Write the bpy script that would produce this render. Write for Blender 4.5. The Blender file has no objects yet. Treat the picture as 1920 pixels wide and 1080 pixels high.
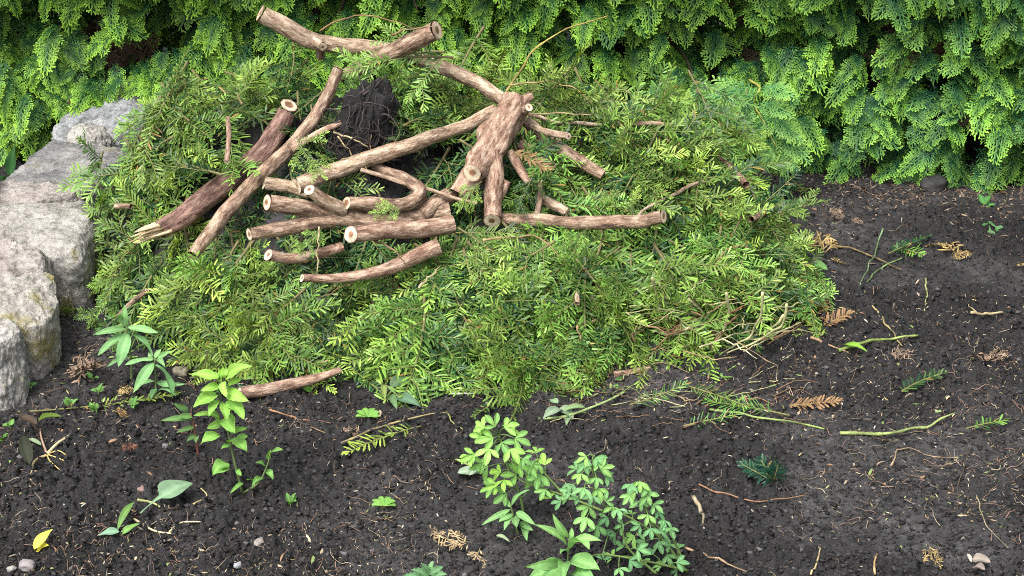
import bpy, math, random
import numpy as np
from mathutils import Vector, Matrix

rng = np.random.default_rng(11)
random.seed(11)
sc = bpy.context.scene
COL = sc.collection

# ------------------------------------------------------------------ camera, sky, sun, exposure
CAM = np.array([0.0, -3.4, 1.75]); PITCH = math.radians(25.0); FPX = 3753.0
cd = bpy.data.cameras.new('camera'); cam = bpy.data.objects.new('camera', cd); COL.objects.link(cam)
cam.location = CAM; cam.rotation_euler = (math.pi/2 - PITCH, 0, 0)
cd.sensor_width = 36; cd.lens = 36*FPX/1920; cd.clip_start = .05; cd.clip_end = 500
sc.camera = cam

SUN_D = Vector((-0.30, -0.42, 0.86)).normalized()
w = bpy.data.worlds.new('World'); sc.world = w; w.use_nodes = True
nt = w.node_tree; bg = nt.nodes['Background']
sky = nt.nodes.new('ShaderNodeTexSky'); sky.sky_type = 'NISHITA'; sky.sun_disc = False
sky.sun_elevation = math.asin(SUN_D.z); sky.sun_rotation = math.atan2(SUN_D.x, SUN_D.y)
sky.dust_density = 6; sky.air_density = 1.0; sky.ozone_density = 1
hs = nt.nodes.new('ShaderNodeHueSaturation'); hs.inputs['Saturation'].default_value = .35
nt.links.new(sky.outputs[0], hs.inputs['Color']); nt.links.new(hs.outputs[0], bg.inputs[0])
bg.inputs[1].default_value = 0.14
sl = bpy.data.lights.new('sun', 'SUN'); sun = bpy.data.objects.new('sun', sl); COL.objects.link(sun)
sl.energy = 1.4; sl.angle = math.radians(26); sl.color = (1, .96, .9)
sun.rotation_euler = SUN_D.to_track_quat('Z', 'Y').to_euler(); sun.location = (-2, -3, 6)
sc.view_settings.view_transform = 'Standard'; sc.view_settings.look = 'None'
sc.view_settings.exposure = 1.28; sc.view_settings.gamma = 1
cy = sc.cycles
cy.max_bounces = 6; cy.diffuse_bounces = 4; cy.glossy_bounces = 2; cy.transmission_bounces = 4
cy.use_denoising = False; cy.pixel_filter_type = 'BLACKMAN_HARRIS'; cy.filter_width = 1.0
cy.caustics_reflective = False; cy.caustics_refractive = False

# ------------------------------------------------------------------ geometry helpers
FW = np.array([0, math.cos(PITCH), -math.sin(PITCH)]); UP = np.array([0, math.sin(PITCH), math.cos(PITCH)])
def ray(px, py):
    px = np.asarray(px, float); py = np.asarray(py, float)
    d = FW + np.array([1., 0, 0])*((px-960)/FPX)[..., None] + UP*((540-py)/FPX)[..., None]
    return d
def W(px, py, y):                      # world point seen at photo pixel (px, py) whose depth coordinate is y
    d = ray(px, py); return CAM + d*((y-CAM[1])/d[..., 1])[..., None]
def mpp(p):                            # metres per photo pixel at a world point
    return float(np.dot(np.asarray(p)-CAM, FW))/FPX

def _hash(ix, iy, iz, seed):
    h = (ix.astype(np.int64)*374761393 + iy.astype(np.int64)*668265263 + iz.astype(np.int64)*2147483647 + seed*974634777) & 0xffffffff
    h = ((h ^ (h >> 13))*1274126177) & 0xffffffff
    h = ((h ^ (h >> 16))*2246822519) & 0xffffffff
    return ((h ^ (h >> 15)) & 0xffffff)/float(0xffffff)
def vnoise(p, seed=0):                 # value noise in -1..1
    p = np.asarray(p, float)
    if p.shape[-1] == 2: p = np.concatenate([p, np.zeros(p.shape[:-1]+(1,))], -1)
    i = np.floor(p).astype(np.int64); f = p-i; u = f*f*f*(f*(f*6-15)+10); r = 0
    for a in (0, 1):
        for b in (0, 1):
            for c in (0, 1):
                wt = (u[..., 0] if a else 1-u[..., 0])*(u[..., 1] if b else 1-u[..., 1])*(u[..., 2] if c else 1-u[..., 2])
                r = r + wt*_hash(i[..., 0]+a, i[..., 1]+b, i[..., 2]+c, seed)
    return r*2-1
def fbm(p, seed=0, oct=4, gain=.5):
    p = np.asarray(p, float); r = 0; a = 1; t = 0
    for o in range(oct):
        r = r + a*vnoise(p*2.03**o + o*17.3, seed+o); t += a; a *= gain
    return r/t
def worley(x, y, seed):                # distance to the nearest jittered cell point and that cell's random
    ix = np.floor(x).astype(np.int64); iy = np.floor(y).astype(np.int64)
    best = np.full(x.shape, 9.0); rid = np.zeros(x.shape); z = np.zeros_like(ix)
    for a in (-1, 0, 1):
        for b in (-1, 0, 1):
            cx = ix+a; cyy = iy+b
            qx = cx+_hash(cx, cyy, z, seed); qy = cyy+_hash(cx, cyy, z, seed+1)
            d = np.hypot(x-qx, y-qy); m = d < best
            best = np.where(m, d, best); rid = np.where(m, _hash(cx, cyy, z, seed+2), rid)
    return best, rid
def sstep(a, b, x): t = np.clip((x-a)/(b-a), 0, 1); return t*t*(3-2*t)
def nrm(v): v = np.asarray(v, float); return v/np.maximum(np.linalg.norm(v, axis=-1, keepdims=True), 1e-9)

class Acc:                             # collects vertex / quad / triangle arrays for ONE mesh
    def __init__(s): s.V = []; s.Q = []; s.T = []; s.C = []; s.B = []; s.n = 0
    def add(s, V, Q=None, T=None, C=None, B=None):
        V = np.asarray(V, float); k = len(V)
        if Q is not None and len(Q): s.Q.append(np.asarray(Q, np.int64)+s.n)
        if T is not None and len(T): s.T.append(np.asarray(T, np.int64)+s.n)
        C = np.ones((k, 3)) if C is None else np.asarray(C, float)
        if C.ndim == 1: C = np.tile(C, (k, 1))
        s.V.append(V); s.C.append(C); s.B.append(np.zeros((k, 3)) if B is None else B); s.n += k
    def arrays(s):
        return (np.concatenate(s.V), np.concatenate(s.Q) if s.Q else np.zeros((0, 4), int),
                np.concatenate(s.T) if s.T else np.zeros((0, 3), int), np.concatenate(s.C), np.concatenate(s.B))
    def mesh(s, name, mat, smooth=True, bark=False):
        V, Q, T, C, B = s.arrays(); me = bpy.data.meshes.new(name)
        me.vertices.add(len(V)); me.vertices.foreach_set('co', V.astype(np.float32).ravel())
        me.loops.add(Q.size+T.size); me.loops.foreach_set('vertex_index', np.concatenate([Q.ravel(), T.ravel()]).astype(np.int32))
        me.polygons.add(len(Q)+len(T))
        st = np.concatenate([np.arange(len(Q))*4, len(Q)*4+np.arange(len(T))*3]).astype(np.int32)
        me.polygons.foreach_set('loop_start', st)
        me.update(calc_edges=True)
        if smooth: me.polygons.foreach_set('use_smooth', np.ones(len(Q)+len(T), bool))
        ca = me.color_attributes.new('tint', 'FLOAT_COLOR', 'POINT')
        ca.data.foreach_set('color', np.concatenate([C, np.ones((len(C), 1))], 1).astype(np.float32).ravel())
        if bark:
            ba = me.attributes.new('grain', 'FLOAT_VECTOR', 'POINT'); ba.data.foreach_set('vector', B.astype(np.float32).ravel())
        me.materials.append(mat); me.validate(); return me
    def build(s, name, mat, parent=None, smooth=True, bark=False):
        return link(name, s.mesh(name, mat, smooth, bark), parent)
def link(name, me, parent=None):
    o = bpy.data.objects.new(name, me); COL.objects.link(o)
    if parent is not None: o.parent = parent
    return o
def tag(o, label=None, cat=None, group=None, kind=None):
    if label: o['label'] = label
    if cat: o['category'] = cat
    if group: o['group'] = group
    if kind: o['kind'] = kind
    return o
def empty(name, loc=(0, 0, 0)):
    o = bpy.data.objects.new(name, None); COL.objects.link(o); o.location = loc; o.empty_display_size = .05; return o
def local(o, P): return np.asarray(P)-np.array(o.location)

def spline(P, n):                      # Catmull-Rom through P (any number of columns), n samples
    P = np.asarray(P, float)
    if len(P) == 2: t = np.linspace(0, 1, n)[:, None]; return P[0]*(1-t)+P[1]*t
    A = np.vstack([2*P[0]-P[1], P, 2*P[-1]-P[-2]]); m = len(P)-1
    seg = np.linalg.norm(np.diff(P[:, :3], axis=0), axis=1); cum = np.concatenate([[0], np.cumsum(seg)])
    s = np.linspace(0, cum[-1], n); k = np.clip(np.searchsorted(cum, s, 'right')-1, 0, m-1)
    t = ((s-cum[k])/np.maximum(seg[k], 1e-9))[:, None]; a, b, c, d = A[k], A[k+1], A[k+2], A[k+3]
    return .5*((2*b)+(c-a)*t+(2*a-5*b+4*c-d)*t**2+(3*b-a-3*c+d)*t**3)
def frames(P):
    T = nrm(np.gradient(P, axis=0)); N = np.zeros_like(T)
    h = np.array([0, 0, 1.]) if abs(T[0][2]) < .9 else np.array([1., 0, 0])
    v = nrm(np.cross(np.cross(T[0], h), T[0])); N[0] = v
    for i in range(1, len(P)):
        v = v-T[i]*np.dot(v, T[i]); v = nrm(v); N[i] = v
    return T, N, np.cross(T, N)
def tube(acc, P, R, n=6, C=None, cap=True, rough=0, freq=60, seed=0, off=0):
    P = np.asarray(P, float); m = len(P); R = np.full(m, R) if np.isscalar(R) else np.asarray(R, float)
    T, N, Bn = frames(P); a = np.arange(n)/n*2*math.pi
    dirs = N[:, None]*np.cos(a)[None, :, None]+Bn[:, None]*np.sin(a)[None, :, None]
    L = np.concatenate([[0], np.cumsum(np.linalg.norm(np.diff(P, axis=0), axis=1))])+off
    G = np.stack([np.cos(a)[None]*R[:, None], np.sin(a)[None]*R[:, None], np.repeat(L[:, None], n, 1)], -1)
    RR = np.repeat(R[:, None], n, 1)
    if rough:
        g = G*np.array([freq, freq, freq*.3])+seed*7.7
        kn = np.maximum(0, vnoise(G*np.array([30, 30, 22])+seed*5.3, seed+4)-.45)
        RR = RR*(1+rough*fbm(g, seed, 3)+kn*rough*2+rough*.5*vnoise(G*np.array([14, 14, 11])+seed*3.1, seed+9))
    V = (P[:, None]+dirs*RR[..., None]).reshape(-1, 3)
    i = np.arange(m-1)[:, None]*n; j = np.arange(n)[None]; j2 = (j+1) % n
    Q = np.stack([i+j, i+j2, i+n+j2, i+n+j], -1).reshape(-1, 4)
    Tt = []
    if cap:
        V = np.vstack([V, P[0], P[-1]]); k = m*n
        Tt = [(k, (q+1) % n, q) for q in range(n)]+[(k+1, (m-1)*n+q, (m-1)*n+(q+1) % n) for q in range(n)]
        G = np.vstack([G.reshape(-1, 3), [[0, 0, L[0]], [0, 0, L[-1]]]])
    if C is not None and np.ndim(C) == 2 and len(C) == m:
        C = np.repeat(C, n, 0); C = np.vstack([C, C[:1], C[-1:]]) if cap else C
    acc.add(V, Q, Tt, C, G.reshape(-1, 3)); return T, N, Bn

# ------------------------------------------------------------------ materials
def mat(name):
    m = bpy.data.materials.new(name); m.use_nodes = True; n = m.node_tree.nodes; l = m.node_tree.links
    return m, n, l, n['Principled BSDF'], n['Material Output']
def mixc(n, l, fac, a, b, mode='MIX'):
    x = n.new('ShaderNodeMix'); x.data_type = 'RGBA'; x.blend_type = mode
    for s, v in ((x.inputs[0], fac), (x.inputs[6], a), (x.inputs[7], b)):
        if hasattr(v, 'links'): l.new(v, s)
        elif isinstance(v, (int, float)): s.default_value = v
        else: s.default_value = (*v, 1)
    return x.outputs[2]
def noise(n, l, scale, detail=4, vec=None, rough=.55):
    x = n.new('ShaderNodeTexNoise'); x.inputs['Scale'].default_value = scale; x.inputs['Detail'].default_value = detail
    x.inputs['Roughness'].default_value = rough
    if vec is not None: l.new(vec, x.inputs['Vector'])
    return x.outputs[0]
def ramp(n, l, v, stops):
    r = n.new('ShaderNodeValToRGB'); e = r.color_ramp.elements
    while len(e) < len(stops): e.new(.5)
    for q, (p, c) in zip(e, stops): q.position = p; q.color = (*c, 1) if not np.isscalar(c) else (c, c, c, 1)
    l.new(v, r.inputs[0]); return r.outputs[0]
def bump(n, l, h, s, d, b):
    x = n.new('ShaderNodeBump'); x.inputs['Strength'].default_value = s; x.inputs['Distance'].default_value = d
    l.new(h, x.inputs['Height']); l.new(x.outputs[0], b.inputs['Normal'])
def vcol(n, l, name='tint'):
    a = n.new('ShaderNodeAttribute'); a.attribute_name = name; return a
def leafmat(name, rough=.42, trans=.3, spread=.5, tsat=1.25, nscale=90, spec=.45, mot=.8):
    m, n, l, b, out = mat(name); a = vcol(n, l); oi = n.new('ShaderNodeObjectInfo'); tc = n.new('ShaderNodeTexCoord')
    nv = noise(n, l, nscale, 3, tc.outputs['Object'])
    h = n.new('ShaderNodeHueSaturation'); l.new(a.outputs[0], h.inputs['Color'])
    mr = n.new('ShaderNodeMapRange'); l.new(oi.outputs['Random'], mr.inputs[0]); mr.inputs[3].default_value = .5-.03*spread; mr.inputs[4].default_value = .5+.025*spread
    l.new(mr.outputs[0], h.inputs['Hue'])
    m2 = n.new('ShaderNodeMath'); m2.operation = 'MULTIPLY_ADD'; l.new(nv, m2.inputs[0]); m2.inputs[1].default_value = mot; m2.inputs[2].default_value = 1-mot/2
    m3 = n.new('ShaderNodeMath'); m3.operation = 'MULTIPLY'; l.new(m2.outputs[0], m3.inputs[0])
    mr2 = n.new('ShaderNodeMapRange'); wn = n.new('ShaderNodeTexWhiteNoise'); wn.noise_dimensions = '1D'; l.new(oi.outputs['Random'], wn.inputs['W'])
    l.new(wn.outputs[0], mr2.inputs[0]); mr2.inputs[3].default_value = 1-.35*spread; mr2.inputs[4].default_value = 1+.35*spread
    l.new(mr2.outputs[0], m3.inputs[1]); l.new(m3.outputs[0], h.inputs['Value'])
    l.new(h.outputs[0], b.inputs['Base Color']); b.inputs['Roughness'].default_value = rough; b.inputs['Specular IOR Level'].default_value = spec
    t = n.new('ShaderNodeBsdfTranslucent'); h2 = n.new('ShaderNodeHueSaturation'); h2.inputs['Saturation'].default_value = tsat; h2.inputs['Value'].default_value = 1.3
    h2.inputs['Hue'].default_value = .485
    l.new(h.outputs[0], h2.inputs['Color']); l.new(h2.outputs[0], t.inputs[0])
    mx = n.new('ShaderNodeMixShader'); mx.inputs[0].default_value = trans
    l.new(b.outputs[0], mx.inputs[1]); l.new(t.outputs[0], mx.inputs[2]); l.new(mx.outputs[0], out.inputs[0])
    return m
YEW = leafmat('yew_needles', .42, .2, .8, spec=.32)
THUJA = leafmat('thuja_scales', .55, .25, .1, nscale=9, spec=.25, mot=.9)
WEED = leafmat('weed_leaf', .6, .3, .15, nscale=75, spec=.2, mot=.55)
def plain(name, rough=.7, spec=.3, nscale=120, amt=.5, b_s=.3):
    m, n, l, b, out = mat(name); a = vcol(n, l); tc = n.new('ShaderNodeTexCoord')
    nv = noise(n, l, nscale, 5, tc.outputs['Object'])
    c = mixc(n, l, amt, a.outputs[0], ramp(n, l, nv, [(.3, .35), (.7, 1.5)]), 'MULTIPLY')
    l.new(c, b.inputs['Base Color']); b.inputs['Roughness'].default_value = rough; b.inputs['Specular IOR Level'].default_value = spec
    bump(n, l, nv, b_s, .003, b); return m
DRY = plain('dry_plant', .7); WOODCUT = plain('cut_wood', .65, .25, 200, .35); PEB = plain('pebble', .7, .3, 90)
CRUMB = plain('soil_crumb', .75, .35, 150, .6)
def barkmat(name, dark, mid, pale):
    m, n, l, b, out = mat(name); a = vcol(n, l, 'grain'); mp = n.new('ShaderNodeMapping'); mp.inputs['Scale'].default_value = (1, 1, .33)
    l.new(a.outputs['Vector'], mp.inputs[0]); v = mp.outputs[0]
    oi = n.new('ShaderNodeObjectInfo'); mv = n.new('ShaderNodeVectorMath'); mv.operation = 'ADD'; l.new(v, mv.inputs[0])
    cx = n.new('ShaderNodeCombineXYZ'); 
    for q in range(3): l.new(oi.outputs['Random'], cx.inputs[q])
    l.new(cx.outputs[0], mv.inputs[1]); v = mv.outputs[0]
    n1 = noise(n, l, 95, 8, v, .7); n2 = noise(n, l, 26, 4, v); n3 = noise(n, l, 150, 4, v)
    c = ramp(n, l, n1, [(.38, dark), (.5, mid), (.62, pale)])
    c = mixc(n, l, .7, c, ramp(n, l, n2, [(.3, (.55, .5, .48)), (.7, (1.35, 1.25, 1.15))]), 'MULTIPLY')
    fl = ramp(n, l, n3, [(.62, 0.), (.70, 1.)]); fm = n.new('ShaderNodeMath'); fm.operation = 'MULTIPLY'; l.new(fl, fm.inputs[0]); fm.inputs[1].default_value = .45
    c = mixc(n, l, fm.outputs[0], c, tuple(min(1, x*1.55) for x in pale))
    l.new(c, b.inputs['Base Color']); b.inputs['Roughness'].default_value = .72; b.inputs['Specular IOR Level'].default_value = .25
    h = mixc(n, l, .5, n1, n3); bump(n, l, h, 1., .008, b); return m
BARK = {'tan': barkmat('bark_tan', (.12, .08, .05), (.29, .22, .16), (.48, .40, .31)),
        'brown': barkmat('bark_brown', (.085, .054, .038), (.225, .158, .115), (.41, .325, .25)),
        'red': barkmat('bark_red', (.065, .036, .029), (.165, .10, .082), (.30, .205, .165)),
        'rust': barkmat('bark_rust', (.11, .062, .044), (.25, .167, .125), (.42, .33, .26))}
def stonemat(name, base, warm, moss=0.):
    m, n, l, b, out = mat(name); tc = n.new('ShaderNodeTexCoord'); v = tc.outputs['Object']
    n1 = noise(n, l, 9, 6, v); n2 = noise(n, l, 85, 5, v, .65); n3 = noise(n, l, 24, 6, v, .65)
    c = mixc(n, l, ramp(n, l, n1, [(.38, 0.), (.62, 1.)]), base, warm)
    c = mixc(n, l, .75, c, ramp(n, l, n2, [(.32, .4), (.47, .95), (.7, 1.45)]), 'MULTIPLY')
    c = mixc(n, l, .7, c, ramp(n, l, n3, [(.36, .34), (.47, .95), (.66, 1.3)]), 'MULTIPLY')
    if moss:
        g = noise(n, l, 13, 5, v, .6); f = ramp(n, l, g, [(.62-.2*moss, 0.), (.74-.2*moss, .85)])
        c = mixc(n, l, f, c, mixc(n, l, n2, (.09, .08, .02), (.24, .20, .05)))
    l.new(c, b.inputs['Base Color']); b.inputs['Roughness'].default_value = .85; b.inputs['Specular IOR Level'].default_value = .2
    bump(n, l, mixc(n, l, .65, n2, n3), .8, .016, b); return m
def soilmat():
    m, n, l, b, out = mat('soil'); tc = n.new('ShaderNodeTexCoord'); v = tc.outputs['Object']
    n1 = noise(n, l, 5, 5, v); n2 = noise(n, l, 160, 6, v, .7); n3 = noise(n, l, 45, 5, v, .6)
    c = mixc(n, l, ramp(n, l, n1, [(.35, 0.), (.65, 1.)]), (.0072, .0070, .0072), (.0225, .0216, .0220))
    at = vcol(n, l); c = mixc(n, l, 1., c, at.outputs[0], 'MULTIPLY')
    c = mixc(n, l, .75, c, ramp(n, l, n3, [(.34, .3), (.66, 1.8)]), 'MULTIPLY')
    c = mixc(n, l, ramp(n, l, n2, [(.66, 0.), (.74, .5)]), c, (.10, .085, .068))
    l.new(c, b.inputs['Base Color']); b.inputs['Roughness'].default_value = .72; b.inputs['Specular IOR Level'].default_value = .35
    bump(n, l, mixc(n, l, .45, n2, n3), 1., .009, b); return m
SOIL = soilmat()

# ------------------------------------------------------------------ the pile's shape and the ground
XF = [-.92, -.80, -.65, -.48, -.25, -.06, .12, .25, .45, .60, .68]; YF = [.34, .17, .06, -.03, -.06, -.08, -.07, .0, .07, .17, .38]
XH = [-.93, -.86, -.77, -.57, -.29, -.145, .157, .325, .49, .58, .66]; ZH = [0, .20, .32, .39, .41, .37, .305, .265, .215, .12, 0]
YR, YB = .60, .92
def env(x, y):                          # outer skin of the heap of cut boughs
    yf = np.interp(x, XF, YF); H = np.interp(x, XH, ZH)
    f = np.clip((y-yf)/(YR-yf), 0, 1); b = np.clip((YB-y)/(YB-YR), 0, 1)
    z = np.where(y < YR, H*(1-(1-f)**2.5), H*(1-(1-b)**2.2))
    q = np.stack([x*7.5, y*7.5], -1)
    return z+np.clip(z*4, 0, 1)*(.045*vnoise(q, 101)+.02*vnoise(q*2.3, 102))
def coarse(x, y):
    p = np.stack([x, y], -1)
    z = .016*fbm(p*2.2, 3, 2)+.012*fbm(p*7, 5, 3)
    core = np.clip(env(x, y)-.10, 0, 1)  # soil mound added inside the heap so gaps between boughs show dark
    bank = .03*np.exp(-(((x-.26)/.14)**2+((y-.03)/.07)**2))
    return z*np.clip(1.2-np.hypot(x, y)/40, 0, 1)+core+bank
DX = .0032; gx = np.arange(-1.45, 1.45+DX, DX); gy = np.arange(-1.0, 1.35+DX, DX)
def outer(a0, sgn): 
    r = []; s = DX*2; v = a0
    while abs(v) < 80: v += sgn*s; r.append(v); s *= 1.35
    return r
ax = np.array(outer(gx[0], -1)[::-1]+list(gx)+outer(gx[-1], 1)); ay = np.array(outer(gy[0], -1)[::-1]+list(gy)+outer(gy[-1], 1))
X, Y = np.meshgrid(ax, ay, indexing='xy'); Z = coarse(X, Y)
inn = (np.abs(X) < 1.6) & (Y > -1.2) & (Y < 1.6)
xi, yi = X[inn], Y[inn]
rm = sstep(-.25, .25, fbm(np.stack([xi*2.6, yi*4.0], -1)+3.3, 21, 3)+.12)          # rough / trodden patches
q2 = np.stack([xi, yi], -1); wx = xi+.013*vnoise(q2*40, 31)+.006*vnoise(q2*105, 33); wy = yi+.013*vnoise(q2*40, 32)+.006*vnoise(q2*105, 34)
d1, r1 = worley(wx*26, wy*26, 41); d2, r2 = worley(wx*62, wy*62, 51); d3, r3 = worley(xi*130, yi*130, 61)
det = .034*np.minimum(np.clip(.66-d1, 0, 1), .3)*r1*rm + .026*np.minimum(np.clip(.70-d2, 0, 1), .36)*r2*(.2+.8*rm) + .0155*np.clip(.74-d3, 0, 1)*r3*(.25+.75*rm)
det += (.007*fbm(np.stack([xi, yi], -1)*34, 71, 3)+.0065*vnoise(np.stack([xi, yi], -1)*110, 75)+.004*vnoise(np.stack([xi, yi], -1)*190, 76))*(.25+.75*rm)
Z[inn] += det
TI = np.full(X.shape, 1.15); TI[inn] = 1.95-1.2*rm
NX, NY = len(ax), len(ay); i = np.arange(NY-1)[:, None]*NX; j = np.arange(NX-1)[None]
ga = Acc(); ga.add(np.stack([X, Y, Z], -1).reshape(-1, 3), np.stack([i+j, i+j+1, i+NX+j+1, i+NX+j], -1).reshape(-1, 4), None, np.repeat(TI.reshape(-1, 1), 3, 1))
tag(ga.build('ground', SOIL), 'bare black garden soil', None, None, 'structure')
x0i = int(np.searchsorted(ax, gx[0])); y0i = int(np.searchsorted(ay, gy[0])); ZD = Z[y0i:y0i+len(gy), x0i:x0i+len(gx)]
def gz(x, y):
    u = np.clip((np.asarray(x, float)-gx[0])/DX, 0, len(gx)-1.01); v = np.clip((np.asarray(y, float)-gy[0])/DX, 0, len(gy)-1.01)
    a = u.astype(int); b = v.astype(int); fu = u-a; fv = v-b
    return (ZD[b, a]*(1-fu)+ZD[b, a+1]*fu)*(1-fv)+(ZD[b+1, a]*(1-fu)+ZD[b+1, a+1]*fu)*fv
def hit(px, py, fn):                   # where the sight line of a photo pixel first meets the surface z = fn(x, y)
    d = ray(px, py); shp = d.shape[:-1]; d = d.reshape(-1, 3); out = np.full((len(d), 3), np.nan)
    if len(d) < 40:
        tt = np.arange(2.6, 5.6, .006)
        for q in range(len(d)):
            p = CAM+d[q]*tt[:, None]; h = np.nonzero(p[:, 2] < fn(p[:, 0], p[:, 1]))[0]
            if len(h): out[q] = p[h[0]]
        return out.reshape(shp+(3,))
    done = np.zeros(len(d), bool)
    for t in np.arange(2.6, 5.6, .006):
        p = CAM+d*t; h = (~done) & (p[:, 2] < fn(p[:, 0], p[:, 1]))
        out[h] = p[h]; done |= h
        if done.all(): break
    return out.reshape(shp+(3,))
def G(px, py): return hit(np.float64(px), np.float64(py), gz)
def skin(x, y): return np.maximum(env(x, y), gz(x, y))
def E(px, py):
    p = hit(np.float64(px), np.float64(py), skin)
    if np.isnan(p).any() or p[1] > .62: p = W(px, py, .60)
    return p

# ------------------------------------------------------------------ leafy prototypes
def lerp(a, b, t): return np.asarray(a)*(1-t)+np.asarray(b)*t
def needles(acc, P, T, S, N, ln, wd, newness, base, tip, ang=54, lift=.2, jit=.24, step=None):
    """two ranks of flat needles along a shoot; P,T,S,N sampled per needle"""
    k = len(P); sd = np.where(np.arange(k) % 2 == 0, 1., -1.)
    th = np.radians(ang+rng.normal(0, 13, k))*np.interp(np.linspace(0, 1, k), [0, .85, 1], [1, .85, .35])
    D = nrm(T*np.cos(th)[:, None]+S*(sd*np.sin(th))[:, None]+N*(lift+rng.normal(0, jit, k))[:, None])
    L = ln*np.interp(np.linspace(0, 1, k), [0, .12, .75, 1], [.6, 1, .95, .55])*rng.uniform(.82, 1.12, k)
    Wv = nrm(np.cross(N+S*rng.normal(0, .35, k)[:, None], D))*(wd/2)
    up = nrm(np.cross(D, Wv)); b0 = P; m1 = P+D*(L*.45)[:, None]+up*(L*.05)[:, None]; m2 = P+D*(L*.85)[:, None]+up*(L*.03)[:, None]; tp = P+D*L[:, None]
    V = np.stack([b0-Wv*.35, b0+Wv*.35, m1-Wv, m1+Wv, m2-Wv*.8, m2+Wv*.8, tp], 1).reshape(-1, 3)
    o = (np.arange(k)*7)[:, None]
    Q = np.concatenate([o+[0, 1, 3, 2], o+[2, 3, 5, 4]]); Tt = o+[4, 5, 6]
    nw = np.clip(newness+rng.normal(0, .13, k), 0, 1)[:, None]
    c = lerp(base, tip, nw)*rng.uniform(.75, 1.25, (k, 1))
    br = rng.random((k, 1)); c = np.where(br < .012, np.array([.30, .20, .06])*rng.uniform(.5, 1.2, (k, 1)), c)
    acc.add(V, Q, Tt, np.repeat(c, 7, 0)*np.tile(np.array([1, 1, .95, .95, 1.08, 1.08, 1.15])[:, None], (k, 1)))
YD, YL = (.010, .047, .016), (.255, .43, .075)
def shoot(fol, stem, P0, D, N, L, ln=.024, wd=.0038, new=.5, droop=.15, r0=.0015, bare=0., dark=YD, light=YL, dens=290, twist=0., stemc=(.16, .19, .05)):
    m = 14; s = np.linspace(0, 1, m); D = nrm(D); N = nrm(N-D*np.dot(N, D)); S = np.cross(D, N)
    bendS = rng.normal(0, .10)
    P = P0+D*(s*L)[:, None]-N*(droop*L*s**2)[:, None]+S*(bendS*L*s**2)[:, None]
    T = nrm(np.gradient(P, axis=0)); SS = nrm(np.cross(T, N)); NN = np.cross(SS, T)
    tube(stem, P, np.interp(s, [0, 1], [r0, r0*.45]), 5, np.outer(1-s, (.14, .13, .05))+np.outer(s, stemc))
    k = max(6, int(L*(1-bare)*dens)); u = bare+(1-bare)*np.linspace(0, 1, k)
    f = lambda A: np.stack([np.interp(u, s, A[:, q]) for q in range(3)], -1)
    needles(fol, f(P), f(T), f(SS), f(NN), ln*rng.uniform(.85, 1.1), wd, new*np.interp(u, [0, .45, 1], [.35, .75, 1.25]), dark, light)
    return P, T, SS, NN
def bough(seed, L=.36, n=9, new=.5, flat=.25, ln=.024):
    flat = .4; fol, stem = Acc(), Acc(); m = 30; s = np.linspace(0, 1, m)
    ph = rng.uniform(0, 6)
    P = np.stack([.03*L*4*np.sin(s*2.2+ph)*s, s*L, -.16*L*s**2], -1)
    T = nrm(np.gradient(P, axis=0)); rad = np.interp(s, [0, 1], [.0032, .0010])
    tube(stem, P, rad, 7, np.outer(1-s, (.13, .11, .05))+np.outer(s, (.13, .17, .05)))
    Nn = np.array([0, 0, 1.])
    for i in range(n):
        t = .14+.80*(i+rng.uniform(-.25, .25))/n; q = int(np.clip(t, 0, 1)*(m-1)); sd = 1 if i % 2 else -1
        an = math.radians(rng.uniform(34, 62)); tt = T[q]; S = nrm(np.cross(tt, Nn))
        D = tt*math.cos(an)+S*sd*math.sin(an)+Nn*rng.normal(0, flat)
        sl = L*.50*(1-.66*t)*rng.uniform(.75, 1.3)
        NN = Nn+S*rng.normal(0, .35)+tt*rng.normal(0, .2)
        Pq, Tq, Sq, _ = shoot(fol, stem, P[q], D, NN, sl, ln, new=np.clip(new+rng.normal(0, .2), 0, 1), droop=rng.uniform(.05, .5))
        if sl > .085:
            for k2, u in enumerate((.3, .5, .68)):
                if rng.random() < .6:
                    z = int(u*13); s2 = 1 if k2 % 2 else -1
                    shoot(fol, stem, Pq[z], Tq[z]*.7+Sq[z]*s2*.7+Nn*rng.normal(0, .2), NN, sl*.42*rng.uniform(.7, 1.2), ln*.9, new=np.clip(new+rng.normal(.12, .2), 0, 1), droop=.15, r0=.0011)
    kk = int(L*.9*280); u = np.linspace(.1, 1, kk); f = lambda A: np.stack([np.interp(u, s, A[:, q]) for q in range(3)], -1)
    S = nrm(np.cross(T, Nn)); needles(fol, f(P), f(T), f(S), np.cross(f(S), f(T)), ln, .0038, new*np.interp(u, [.1, 1], [.3, 1.1]), YD, YL)
    return fol.mesh('foliage', YEW, False), stem.mesh('stem', DRY), L
rng = np.random.default_rng(500)
PROTO = []
for k in range(15):
    PROTO.append(bough(k, L=rng.uniform(.24, .36), n=int(rng.integers(5, 9)), new=[.12, .42, .8][k % 3], ln=rng.uniform(.025, .031)))
def basis(axis, normal):
    a = nrm(axis); n_ = nrm(np.asarray(normal)-a*np.dot(normal, a)); s = np.cross(a, n_)
    return Matrix(((s[0], a[0], n_[0]), (s[1], a[1], n_[1]), (s[2], a[2], n_[2]))).to_4x4()
def place_bough(k, base, axis, normal, scale, label, group=None, name='yew_bough'):
    fm, sm, L = PROTO[k]; r = empty(name, tuple(base)); r.rotation_mode = 'QUATERNION'
    r.rotation_quaternion = basis(axis, normal).to_quaternion(); r.scale = (scale,)*3
    link('foliage', fm, r); link('stem', sm, r); return tag(r, label, 'yew bough', group)

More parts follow.
